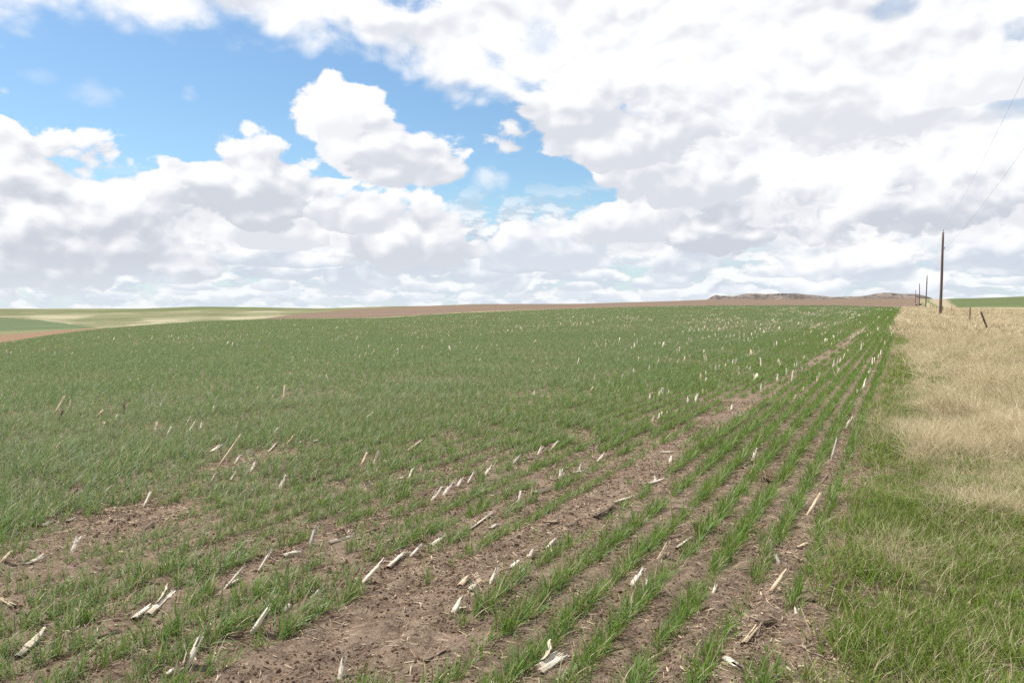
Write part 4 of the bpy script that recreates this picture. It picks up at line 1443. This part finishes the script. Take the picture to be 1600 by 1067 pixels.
    (c7(610, 935, 690, 928), 'dark', 1, .018, 'thin reddish dark stalk lying on chaff near the bottom centre', 0, 0),
    # --- right of the bare strip
    (c6(440, 200, 452, 150), 'pale', 0, .034, 'bright white stalk standing in the wheat rows right of the bare strip', 0, 0),
    (c6(473, 155, 478, 132), 'tan', 0, .026, 'small tan stalk above the bright white one right of the bare strip', 0, 0),
    (c6(395, 235, 440, 205), 'dark', 1, .024, 'dark stalk lying at the foot of the bright white one', 0, 0),
    (c6(650, 415, 705, 322), 'tan', 0, .028, 'long brown tan stalk leaning right beside the grass verge', 1, 0),
    (c6(698, 290, 733, 255), 'dark', 0, .030, 'short dark stalk above the long tan one beside the grass verge', 0, 0),
    (c6(745, 200, 770, 110), 'grey', 0, .022, 'slender grey stalk in the last row beside the verge', 0, 0),
    (c6(805, 75, 835, 25), 'tan', 0, .026, 'tan stalk at the verge above the slender grey one', 0, 0),
    (c6(505, 720, 575, 620), 'tan', 0, .030, 'long tan stalk leaning over straw in the last row near the verge', 0, 0),
    (c6(545, 605, 530, 560), 'pale', 0, .022, 'thin pale stalk crossing the top of the straw heap near the verge', 0, 0),
    (c6(612, 550, 655, 528), 'tan', 1, .022, 'small tan stalk lying between wheat and verge', 0, 0),
    (c6(515, 555, 510, 505), 'grey', 0, .018, 'thin grey stalk upright behind the straw heap near the verge', 0, 0),
    (c6(612, 800, 612, 770), 'pale', 0, .030, 'short pale stub upright at the edge of the verge, lower right', 0, 0),
    (c6(403, 932, 462, 858), 'tan', 1, .034, 'tan stalk lying bent on bare soil at the lower right', 0, 0),
    (c6(458, 852, 522, 832), 'dark', 1, .034, 'dark upper piece of the bent stalk lying at the lower right', 0, 0),
    (c6(335, 985, 388, 1038), 'pale', 1, .036, 'pale chunk of stalk lying diagonally on soil at the bottom right', 0, 0),
    (c6(408, 740, 432, 778), 'dark', 1, .022, 'thin dark stalk lying above the bent one at the lower right', 0, 0),
    (c6(283, 712, 300, 678), 'pale', 0, .026, 'pale tapering stalk among litter between two wheat rows, lower right', 0, 0),
    (c6(130, 382, 217, 380), 'pale', 1, .014, 'very thin pale stalk lying level across the soil right of the bare strip', 0, 0),
    (c6(203, 452, 270, 425), 'dark', 1, .022, 'dark stalk lying between wheat rows below the very thin pale one', 0, 0),
    (c6(115, 505, 160, 500), 'dark', 1, .024, 'small dark stalk piece lying behind the tan leaning one, lower right', 0, 0),
]
n_named = 0
SEGS = []
for (bp, tp), kind, lying, wd, label, sh, cw in NAMED:
    B, T = stalk_between(bp, tp, lying)
    o = add_stalk(B, T, wd, kind, label, None, bool(sh), bool(cw), roll=None, var=(int(rs.choice((1, 3, 4))) if (lying or rs.random() < 0.4) and wd > 0.02 else None))
    k_ = 0.035 if lying else 0.02
    # the strip on the near side stays open as well, so the stalk shows as it does in the field
    SEGS.append((B[0], B[1], T[0], T[1], 0.045)); SEGS.append((B[0] * 0.985, B[1] * 0.985, T[0] * 0.985, T[1] * 0.985, 0.05)); n_named += 1

# stalks further up the field: one measured list per neighbourhood
FAR_LISTS = [
    ('tan stalk leaning in the dense wheat at far left, one of a loose scatter', 'leaning stalks scattered in the dense wheat at left', 'tan', [
        cl(45, 178, 70, 133), cl(225, 235, 270, 155), cl(240, 262, 262, 212), cl(515, 235, 518, 190), cl(435, 295, 435, 265), cl(290, 205, 298, 172), cl(400, 245, 432, 213), cl(475, 262, 490, 232),
        cl(200, 195, 205, 175), cl(660, 210, 680, 172), cl(633, 205, 637, 182), cl(720, 195, 735, 175), cl(575, 105, 577, 82), cl(525, 42, 523, 28), cl(270, 42, 270, 18), cl(450, 185, 460, 165), cl(400, 190, 418, 165),
        cl(213, 45, 222, 38), cl(70, 195, 85, 178), cl(215, 400, 250, 350), cl(85, 415, 97, 385), cl(645, 320, 655, 262), cl(5, 168, 7, 150), cl(50, 300, 62, 282), cl(780, 310, 820, 258), cl(240, 340, 262, 322)]),
    ('pale stalk standing in the wheat left of the middle of the field', 'pale stalks in the wheat left of the middle', 'pale', [
        cl(888, 235, 890, 198), cl(1000, 190, 1003, 165), cl(1130, 172, 1138, 155), cl(1333, 95, 1333, 70), cl(1375, 98, 1360, 70), cl(1208, 78, 1210, 63), cl(955, 210, 968, 183), cl(695, 325, 715, 283), cl(775, 275, 798, 238), cl(835, 300, 845, 265),
        cl(915, 150, 930, 135), cl(1070, 135, 1075, 118), cl(1180, 180, 1190, 110), cl(1520, 250, 1555, 222), cl(1140, 315, 1155, 292), cl(1195, 360, 1230, 315), cl(1240, 360, 1262, 342), cl(1300, 350, 1332, 336), cl(860, 350, 905, 328), cl(870, 395, 930, 358)]),
    ('white stalk in a short line of stubs, upper middle of the field', 'white stubs in short lines in the upper middle', 'pale', [
        cm(855, 355, 873, 330), cm(883, 345, 893, 318), cm(930, 330, 942, 308), cm(990, 305, 997, 280), cm(805, 238, 815, 210), cm(675, 245, 683, 233), cm(645, 270, 650, 260), cm(715, 265, 720, 250), cm(850, 185, 852, 172), cm(878, 180, 880, 168), cm(900, 190, 902, 178),
        cm(905, 212, 907, 200), cm(975, 228, 977, 210), cm(1040, 280, 1042, 255), cm(1105, 270, 1108, 240), cm(795, 215, 800, 202), cm(1060, 228, 1062, 205), cm(1085, 225, 1087, 208), cm(1115, 212, 1117, 198), cm(610, 235, 625, 218), cm(625, 368, 628, 352), cm(455, 332, 460, 318), cm(300, 300, 308, 293), cm(165, 325, 172, 318),
        cm(398, 225, 402, 212), cm(235, 130, 238, 116), cm(160, 172, 165, 162), cm(115, 240, 117, 228), cm(840, 135, 845, 125), cm(880, 128, 882, 118), cm(910, 125, 912, 115), cm(540, 125, 542, 115), cm(405, 120, 405, 110)]),
    ('pale stalk in a row of stubs just left of the bare strip', 'stubs in rows just left of the bare strip', 'pale', [
        cm(1318, 305, 1322, 275), cm(1340, 285, 1343, 262), cm(1380, 270, 1385, 240), cm(1395, 265, 1400, 240), cm(1420, 252, 1425, 236), cm(1450, 240, 1455, 218), cm(1464, 238, 1470, 212), cm(1490, 222, 1492, 205), cm(1520, 210, 1525, 190), cm(1512, 215, 1514, 196), cm(1570, 255, 1570, 210),
        cm(1190, 240, 1195, 215), cm(1220, 235, 1230, 215), cm(1250, 225, 1255, 205), cm(1275, 212, 1278, 195), cm(1110, 378, 1113, 355), cm(1160, 360, 1163, 335), cm(1180, 370, 1188, 348), cm(1300, 395, 1305, 358), cm(1265, 400, 1268, 370), cm(1330, 360, 1330, 345), cm(1148, 362, 1150, 350), cm(1450, 305, 1455, 296), cm(1480, 285, 1482, 272),
        cm(1525, 262, 1527, 246), cm(1408, 178, 1412, 166), cm(1440, 165, 1445, 150), cm(1500, 148, 1502, 134), cm(1515, 145, 1518, 128), cm(1535, 138, 1537, 124), cm(1550, 132, 1553, 118), cm(1570, 125, 1573, 112), cm(1150, 160, 1153, 146), cm(1165, 158, 1170, 142), cm(1262, 160, 1264, 146),
        cr(345, 505, 350, 490), cr(358, 490, 360, 455), cr(395, 465, 397, 440), cr(140, 470, 145, 425), cr(170, 470, 180, 445), cr(120, 475, 124, 445), cr(60, 490, 66, 460), cr(135, 610, 140, 575), cr(80, 640, 84, 625), cr(170, 605, 173, 565), cr(118, 620, 120, 605), cr(300, 515, 302, 470)]),
    ('pale stub standing on the bare strip as it runs up the field', 'stubs standing along the bare strip', 'pale', [
        cr(858, 385, 858, 338), cr(915, 345, 918, 300), cr(965, 305, 967, 265), cr(978, 300, 983, 258), cr(1025, 250, 1027, 222), cr(1195, 165, 1200, 140), cr(1215, 152, 1218, 128), cr(1240, 140, 1243, 118), cr(755, 440, 757, 400), cr(570, 560, 575, 535), cr(1160, 175, 1163, 155)]),
    ('upright stub in the rows between the bare strip and the verge', 'stubs between the bare strip and the verge', 'tan', [
        cr(1205, 300, 1217, 248), cr(1235, 285, 1240, 225), cr(1268, 250, 1282, 205), cr(1380, 200, 1385, 132), cr(1395, 165, 1397, 140), cr(1250, 270, 1253, 235), cr(1300, 205, 1303, 180), cr(1120, 372, 1125, 330), cr(1105, 390, 1110, 350), cr(1020, 445, 1022, 425), cr(970, 500, 973, 480), cr(1420, 115, 1424, 85), cr(1440, 100, 1443, 75)]),
    ('pale stub in the last corn row beside the grass verge', 'stubs in the last row beside the verge', 'pale', [
        cr(1393, 435, 1410, 365), cr(1425, 345, 1430, 318), cr(1450, 290, 1453, 235), cr(1465, 275, 1468, 230), cr(1500, 225, 1507, 185), cr(1570, 110, 1575, 70), cr(1580, 90, 1592, 40), cr(1360, 465, 1360, 445), cr(1315, 540, 1315, 522), cr(1285, 680, 1312, 618), cr(1320, 630, 1340, 596), cr(1488, 245, 1490, 215), cr(1530, 160, 1533, 130), cr(1435, 330, 1438, 300)]),
    ('brown or tan stub among many across the upper left of the field', 'stubs across the upper left of the field', 'tan', [
        ((400 + a / 3.2, 440 + b / 3.2), (400 + a / 3.2 + dx, 440 + b / 3.2 - h)) for a, b, dx, h in (
            (65, 412, 3, 7), (185, 405, -2, 5), (240, 410, 2, 7), (310, 412, -1, 6), (325, 388, -2, 4), (355, 420, 3, 7), (435, 390, 2, 6), (485, 388, 1, 5), (497, 385, 0, 7), (515, 392, 2, 9), (545, 390, 0, 10), (575, 372, 3, 7), (620, 395, 1, 6), (655, 405, 0, 4),
            (690, 385, 1, 6), (730, 330, 0, 5), (780, 415, 0, 4), (830, 340, 1, 7), (850, 332, 1, 5), (880, 315, 0, 3), (930, 345, 1, 3), (1118, 400, 0, 4), (1380, 410, 4, 6), (1500, 445, 2, 6), (1450, 420, 2, 5), (685, 330, 0, 5), (510, 350, 0, 8), (930, 310, 0, 7),
            (170, 475, 1, 4), (320, 495, 0, 8), (362, 500, -3, 8), (315, 330, 1, 4), (265, 300, 0, 3), (530, 270, -1, 3), (865, 250, 0, 3), (1350, 395, 0, 3), (1420, 455, 0, 5), (22, 385, 0, 6), (380, 365, 1, 5), (630, 365, 0, 5))]),
]
rk = np.random.default_rng(12)
n_far = 0
FAR_STALKS = []
for label, group, kind, lst in FAR_LISTS:
    for bp, tp in lst:
        bp = (min(bp[0], 1399), bp[1])
        B, T = stalk_between(bp, tp, False, lean=0.5)
        L = np.linalg.norm(T - B)
        if L > 0.42:
            T = B + (T - B) * 0.42 / L
        elif L < 0.11:
            T = B + (T - B) * 0.11 / max(L, 1e-3)
        kd = kind if rk.random() < 0.75 else ('tan' if kind == 'pale' else 'pale')
        if kind == 'tan' and rk.random() < 0.12:
            kd = 'dark'
        o = add_stalk(B, T, rk.uniform(0.034, 0.046), kd, label, group)
        FAR_STALKS.append((o, B, T, kd))
        SEGS.append((B[0] * 0.99, B[1] * 0.99, T[0] * 0.99, T[1] * 0.99, 0.05)); n_far += 1
print('corn stalks', n_named, n_far)
ORD = ['first', 'second', 'third', 'fourth', 'fifth', 'sixth', 'seventh', 'eighth', 'ninth', 'tenth', 'eleventh', 'twelfth', 'thirteenth', 'fourteenth',
       'fifteenth', 'sixteenth', 'seventeenth', 'eighteenth', 'nineteenth', 'twentieth']
ROWS = {}
REST = {}
for o, B, T, kd in FAR_STALKS:
    bu, bv = to_uv(B[0], B[1])
    ROWS.setdefault(int(round((-0.70 - bu) / 0.762)), []).append((bv, o, B, T, kd))
LOOK = {'pale': 'pale', 'tan': 'tan', 'dark': 'dark'}
for k, lst in ROWS.items():
    lst.sort(key=lambda q: q[0])
    for i, (bv, o, B, T, kd) in enumerate(lst):
        dpx = (T[0] / T[1] - B[0] / B[1]) * F_PX
        pose = 'leaning right' if dpx > 3.5 else 'leaning left' if dpx < -1.5 else 'upright'
        if 0 <= k < 20 and i < 20:
            where = 'the row along the verge' if k == 0 else 'the ' + ORD[k] + ' row from the verge'
            o['label'] = pose + ' ' + LOOK[kd] + ' stub, ' + ORD[i] + ' from the near end of ' + where
        else:
            q = math.hypot(B[0], B[1])
            dist = 'near' if q < 14 else 'middle' if q < 24 else 'far'
            REST.setdefault((pose, LOOK[kd], dist), []).append((B[0] / B[1], o))
for (pose, look, dist), lst in REST.items():
    lst.sort(key=lambda q: q[0])
    for i, (_, o) in enumerate(lst):
        o['label'] = pose + ' ' + look + ' stub in the ' + dist + ' left field, ' + (ORD[i] if i < 20 else 'later') + ' from left'
u_, v_ = wheat_points(0.0125, 1.5, 15, 0.024, 0.012)
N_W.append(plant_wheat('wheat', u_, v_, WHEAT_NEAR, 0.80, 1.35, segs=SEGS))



# the many more stubs up the field, too many to tell apart
def stub_mesh(name, rng):
    V, F = [], []
    for i, t in enumerate((0, 0.5, 1.0)):
        for k in range(5):
            a = 2 * math.pi * k / 5
            r = 0.019 * (1.05 - 0.2 * t)
            V.append((r * math.cos(a) + 0.02 * t * rng.normal(), 0.75 * r * math.sin(a), 0.2 * t * (1 + (0.2 * rng.normal() if i == 2 else 0))))
    for i in range(2):
        for k in range(5):
            F.append((i * 5 + k, i * 5 + (k + 1) % 5, i * 5 + 5 + (k + 1) % 5, i * 5 + 5 + k))
    F.append((10, 11, 12, 13, 14))
    me = bpy.data.meshes.new(name); me.from_pydata([tuple(map(float, v)) for v in V], [], F)
    return me


us, vsl = [], []
for u0 in CORN_ROWS:
    vv = np.arange(-160, 240, 0.24)
    vv = vv[(u0 * u0 + vv * vv < 232 ** 2) & (u0 * u0 + vv * vv > 16 ** 2)]
    us.append(np.full(len(vv), u0)); vsl.append(vv)
u = np.concatenate(us); v = np.concatenate(vsl)
u = u + RNG.normal(0, 0.03, len(u)); v = v + RNG.uniform(-0.1, 0.1, len(v))
x, y = to_xy(u, v)
d = np.hypot(x, y)
pr = 0.30 * np.clip((vnoise(u * 0.9 + 5, v * 0.16, 131) - 0.45) * 4, 0, 1) * np.clip((fbm(u * 0.12, v * 0.06, 133, 3) - 0.33) * 3.2, 0.05, 1)
pr = pr * np.interp(d, [12, 25, 60, 120, 232], [0.2, 0.48, 0.8, 0.75, 0.7]) * (1 + 0.9 * np.clip((u + 32) / 20, 0, 1))
k = in_view(x, y) & (y < far_edge(px_of(x, y)) * 0.99) & (RNG.random(len(x)) < pr)
x, y, u, v = x[k], y[k], u[k], v[k]
n = len(x)
print('stubs', n)
eul = euler_from(RNG.uniform(0, 6.283, n), RNG.normal(0.40 * EV[0], 0.22, n), RNG.normal(0.36 * EV[1], 0.22, n))
scatter('corn_stubble', np.stack([x, y, ground_z(x, y)], 1), eul, RNG.uniform(0.55, 1.15, n), RNG.integers(0, 5, n), RNG.random(n), [stub_mesh('stub', rs) for _ in range(5)], scraps_mat('stubble', (0.44, 0.35, 0.24), (0.72, 0.65, 0.52)))


# ================================================================== other small things on the soil
def root_ball():
    x, y = on_ground(1197, 752)
    z = float(ground_z(np.array([x]), np.array([y]))[0])
    e = bpy.data.objects.new('weed_clump', None); COL.objects.link(e); e.location = (x, y, z)
    parts = []
    for k in range(60):
        a = rs.uniform(0, 6.28); r = rs.uniform(0.04, 0.13); h = rs.uniform(0.02, 0.12)
        parts.append(tube([(0.03 * math.cos(a), 0.03 * math.sin(a), 0.0), (r * .6 * math.cos(a + .3), r * .6 * math.sin(a + .3), h), (r * math.cos(a + .7), r * math.sin(a + .7), h * rs.uniform(0.3, 1.0))], [0.0035, 0.0028, 0.0012], 4))
    mesh_obj('dry_stems', *merge(*parts), M_STALK['tan'], e)
    c = mesh_obj('root', [], [], M_STALK['dark'], e)
    me = clod('root', rs, 2); me.materials.append(M_STALK['dark']); c.data = me
    c.scale = (0.05, 0.045, 0.04); c.location = (0, 0, 0.02)
    tag(e, 'brown withered weed clump on the soil between wheat rows right of the bare strip', 'weed')


root_ball()


def big_clod(px, py, size, label, dark=True):
    p = foot(px, py)
    me = clod('soil_lump', rs, 3)
    me.materials.append(M_STALK['dark'] if dark else clod_m)
    o = bpy.data.objects.new('soil_lump', me); COL.objects.link(o)
    o.location = p; o.scale = size; o.rotation_euler = (0, 0, rs.uniform(0, 6))
    tag(o, label, 'soil lump')


big_clod(871, 499, (0.45, 0.25, 0.22), 'dark lump lying alone in the green crop near the far edge of the field')
big_clod(1262, 938, (0.05, 0.04, 0.045), 'dark soil lump beside the grass verge below the leaning tan stalk')
big_clod(1237, 1005, (0.05, 0.04, 0.03), 'dark soil lump right of the bent stalk at the lower right')
big_clod(636, 990, (0.06, 0.045, 0.02), 'flat dark soil lump on the large bare patch')


# ================================================================== power line
def wood_mat(name, c0, c1):
    mt, nb, b = new_mat(name)
    tcn = nb.n.new('ShaderNodeTexCoord')
    p = tcn.outputs['Object']
    g = nb.noise(nb.v('MULTIPLY', p, (14, 14, 0.8)), 1.0, 5, 0.6)
    m2 = nb.noise(p, 1.6, 3, 0.5)
    c = nb.mix(nb.ss(g, 0.35, 0.65), c0, c1)
    c = nb.mix(nb.m('MULTIPLY', nb.ss(m2, 0.45, 0.7), 0.4), c, c0)
    nb.put(b.inputs['Base Color'], c)
    b.inputs['Roughness'].default_value = 0.85
    bump(nb, b, g, 0.5, 0.01)
    return mt


M_POLE = wood_mat('pole_wood', (0.11, 0.075, 0.06), (0.20, 0.145, 0.12))
M_POST = wood_mat('post_wood', (0.10, 0.075, 0.055), (0.19, 0.15, 0.115))
M_RUST = wood_mat('rusty_steel', (0.11, 0.055, 0.035), (0.20, 0.10, 0.065))


def plain_mat(name, col, rough=0.5, metal=0.0):
    mt, nb, b = new_mat(name)
    n = nb.noise(obj_pos(nb), 8.0, 3, 0.5)
    c = nb.v('SCALE', nb.xyz(*col), scale=nb.m('ADD', 0.8, nb.m('MULTIPLY', n, 0.4)))
    nb.put(b.inputs['Base Color'], c)
    b.inputs['Roughness'].default_value = rough
    b.inputs['Metallic'].default_value = metal
    return mt


M_PORC = plain_mat('porcelain', (0.13, 0.10, 0.09), 0.25)
M_IRON = plain_mat('galvanised_iron', (0.22, 0.22, 0.22), 0.5, 0.8)
M_WIRE = plain_mat('conductor', (0.16, 0.16, 0.165), 0.5, 0.5)


def insulator_shape(x, z, tall=0.20):
    V, F = [], []
    prof = [(0.012, 0), (0.012, tall * .3), (0.055, tall * .32), (0.06, tall * .45), (0.03, tall * .55), (0.05, tall * .62), (0.05, tall * .72), (0.022, tall * .8), (0.03, tall * .9), (0.015, tall)]
    n = 12
    for r, h in prof:
        for k in range(n):
            a = 2 * math.pi * k / n
            V.append((x + r * math.cos(a), r * math.sin(a), z + h))
    for i in range(len(prof) - 1):
        for k in range(n):
            F.append((i * n + k, i * n + (k + 1) % n, (i + 1) * n + (k + 1) % n, (i + 1) * n + k))
    F.append(tuple((len(prof) - 1) * n + k for k in range(n)))
    return V, F


def utility_pole(px, depth, top_py, lean_px, label, radius=0.16, detail=True):
    x = (px - 800) / F_PX * depth
    z0 = float(lie(np.array([x]), np.array([depth]))[0])
    ztop = CAM_H + (475 - top_py) * depth / F_PX
    h = ztop - z0
    lean = lean_px / F_PX * depth / h
    e = bpy.data.objects.new('utility_pole', None); COL.objects.link(e); e.location = (x, depth, z0)
    e.rotation_euler = (0, lean, 0)
    hs = np.linspace(-0.6, h, 12)
    mesh_obj('shaft', *tube([(0.02 * math.sin(q * 0.5), 0, q) for q in hs], [radius * (1.06 - 0.36 * (q + 0.6) / (h + 0.6)) for q in hs], 14), M_POLE, e, True)
    tip = (0, 0, h); arm = (0.2, 0, h - 1.75)
    mesh_obj('top_insulator', *insulator_shape(0.0, h, 0.26), M_PORC, e, True)
    mesh_obj('side_bracket', *tube([(0.08, 0, h - 1.95), (0.2, 0, h - 1.93), (0.22, 0, h - 1.86)], [0.018, 0.018, 0.014], 8), M_IRON, e, True)
    mesh_obj('side_insulator', *insulator_shape(0.22, h - 1.86, 0.18), M_PORC, e, True)
    if detail:
        mesh_obj('pole_band', *tube([(0, 0, h - 2.0), (0, 0, h - 1.9)], [radius * .80, radius * .80], 14), M_IRON, e, True)
        mesh_obj('number_plate', *merge(tube([(-0.04, -radius * .97, 1.85), (0.04, -radius * .97, 1.85)], [0.05, 0.05], 4)), M_IRON, e)
    tag(e, label, 'utility pole', 'wooden poles of the power line')
    up = Matrix.Rotation(lean, 3, 'Y')
    loc = Vector((x, depth, z0))
    return loc + up @ Vector((0, 0, h + 0.25)), loc + up @ Vector((0.22, 0, h - 1.69))


P1 = utility_pole(1468.5, 94, 363, 2.2, 'tall wooden power pole, nearest and biggest of the line along the verge')
P2 = utility_pole(1445.5, 205, 431, 1.6, 'second power pole of the line, standing alone between the nearest pole and the rest', 0.15)
P3 = utility_pole(1436, 300, 443, -0.6, 'third power pole, in front of the hazy butte with a small bush at its foot', 0.17)
P4 = utility_pole(1429.5, 420, 452, 0.4, 'smallest and farthest power pole, left of the others against the butte', 0.16, False)


def wire(pts, sag, label, r=0.0036):
    path = []
    for (a, b), s in zip(zip(pts[:-1], pts[1:]), sag):
        for i in range(40):
            t = i / 40
            p = a.lerp(b, t)
            path.append(p - Vector((0, 0, 4 * s * t * (1 - t))))
    path.append(pts[-1])
    o = mesh_obj('power_line_wire', *tube(path, [r] * len(path), 5), M_WIRE, None, True)
    tag(o, label, 'wire', 'wires of the power line')


# the next pole of the line stands behind the camera on its right; the wires go on to it
back = Vector((3.05 * EU[0] - 18 * EV[0], 3.05 * EU[1] - 18 * EV[1], 0))
wire([back + Vector((0, 0, 9.9)), P1[0], P2[0], P3[0], P4[0]], [1.0, 0.7, 0.6, 0.6], 'upper thin wire running from the pole tops out over the upper right corner')
wire([back + Vector((0.2, 0, 7.9)), P1[1], P2[1], P3[1], P4[1]], [1.1, 0.7, 0.6, 0.6], 'lower thin wire running from the pole brackets out at the right edge')


# ================================================================== fence along the verge
def fence_post(px, depth, top_py, label, kind='wood', lean=(0.0, 0.0), r=0.05):
    x = (px - 800) / F_PX * depth
    z0 = float(lie(np.array([x]), np.array([depth]))[0])
    h = CAM_H + (475 - top_py) * depth / F_PX - z0
    h = min(max(h, 0.9), 1.7)
    e = bpy.data.objects.new('fence_post', None); COL.objects.link(e); e.location = (x, depth, z0)
    e.rotation_euler = (lean[1], lean[0], 0)
    if kind == 'wood':
        hs = [-0.3, 0, 0.4, 0.8, h - 0.04, h]
        mesh_obj('post', *tube([(0.006 * math.sin(q * 4), 0, q) for q in hs], [r * 1.08, r * 1.05, r, r * 0.97, r * 0.95, r * 0.7], 10), M_POST, e, True)
    else:
        # a steel T post: flange and web
        V, F = merge(box(-0.02, 0.02, -0.004, 0.004, -0.3, h), box(-0.004, 0.004, 0.004, 0.035, -0.3, h - 0.005))
        mesh_obj('post', V, F, M_RUST, e)
    st = []
    for q in (h * 0.45, h * 0.68, h * 0.92):
        st.append(tube([(-r * 1.02, -0.02, q), (-r * 1.25, 0.0, q), (-r * 1.02, 0.02, q)], [0.004] * 3, 5))
    mesh_obj('staple', *merge(*st[:1]), M_IRON, e); mesh_obj('staple', *merge(*st[1:2]), M_IRON, e); mesh_obj('staple', *merge(*st[2:]), M_IRON, e)
    tag(e, label, 'fence post', 'posts of the old fence along the verge')


def box(x0, x1, y0, y1, z0, z1):
    V = [(x, y, z) for z in (z0, z1) for y in (y0, y1) for x in (x0, x1)]
    F = [(0, 2, 3, 1), (4, 5, 7, 6), (0, 1, 5, 4), (2, 6, 7, 3), (0, 4, 6, 2), (1, 3, 7, 5)]
    return V, F


fence_post(1545, 50, 483, 'dark fence post leaning hard to the left over the dry grass', 'wood', (-0.42, 0.1), 0.055)
fence_post(1515, 72, 479.5, 'upright wooden fence post just left of the leaning one', 'wood', (0.02, 0.0), 0.05)
fence_post(1486.3, 100, 476.8, 'rusty reddish steel fence post, third from the right, right of the nearest pole', 'steel', (0.0, 0.02), 0.045)
fence_post(1472, 123, 478.0, 'small fence post close to the right side of the nearest power pole', 'wood', (0.03, 0), 0.06)
fence_post(1467, 135, 479.5, 'tiny fence post right at the left side of the nearest power pole', 'steel', (0, 0), 0.05)
fence_post(1462.6, 147, 480, 'tiny rusty fence post a little left of the nearest power pole', 'steel', (0.05, 0), 0.05)
fence_post(1457, 166, 479.5, 'tiny fence post midway between the nearest and the second power pole', 'wood', (0, 0), 0.06)
fence_post(1452.8, 183, 480, 'tiny fence post just right of the second power pole', 'wood', (0.04, 0), 0.06)
fence_post(1443, 225, 479, 'tiny fence post just left of the second power pole', 'wood', (0, 0), 0.06)
fence_post(1433.5, 300, 475, 'thin pale post left of the third power pole at the field corner', 'wood', (0, 0), 0.07)


# ================================================================== bushes
def bush(px, depth, w_, h_, label, name='shrub', base_py=None):
    x = (px - 800) / F_PX * depth
    z0 = float(lie(np.array([x]), np.array([depth]))[0]) if base_py is None else CAM_H + (475 - base_py) * depth / F_PX
    e = bpy.data.objects.new(name, None); COL.objects.link(e); e.location = (x, depth, z0)
    parts = []
    for k in range(7):
        a = rs.uniform(0, 6.28); r = w_ * 0.4 * rs.uniform(0.2, 1)
        parts.append(tube([(0, 0, -0.1), (r * .4 * math.cos(a), r * .4 * math.sin(a), h_ * .45), (r * math.cos(a), r * math.sin(a), h_ * .85)], [w_ * .03, w_ * .02, w_ * .008], 5))
    mesh_obj('stems', *merge(*parts), M_POST, e)
    V, F = [], []
    for k in range(420):
        a = rs.uniform(0, 6.28); el_ = rs.uniform(0, 1) ** 0.7; rr = (0.55 + 0.45 * rs.random()) * (0.8 + 0.35 * math.sin(3 * a + 1))
        c = np.array([math.cos(a) * w_ * .5 * rr * math.sqrt(1 - (el_ * .9) ** 2), math.sin(a) * w_ * .5 * rr * math.sqrt(1 - (el_ * .9) ** 2), h_ * (0.15 + 0.85 * el_ * rr)])
        s = w_ * 0.07 * rs.uniform(0.6, 1.5)
        p, q = rs.normal(0, 1, 3), rs.normal(0, 1, 3)
        p /= np.linalg.norm(p); q -= p * p.dot(q); q /= np.linalg.norm(q)
        o = len(V)
        V += [c - p * s, c + q * s * .5, c + p * s, c - q * s * .5]; F.append((o, o + 1, o + 2, o + 3))
    mesh_obj('foliage', V, F, M_BUSH, e)
    tag(e, label, 'shrub')


M_BUSH = plain_mat('shrub_leaf', (0.055, 0.070, 0.035), 0.8)
bush(1437.5, 296, 1.0, 0.8, 'small dark bush at the foot of the third power pole')
bush(1431, 298, 0.8, 0.5, 'low dark weed left of the third power pole at the field corner', 'shrub')
bush(1216, 2390, 6, 4.5, 'left one of two dark shrubs on top of the long butte', 'shrub', 460.6)
bush(1221.5, 2390, 6, 4.5, 'right one of two dark shrubs on top of the long butte', 'shrub', 460.8)
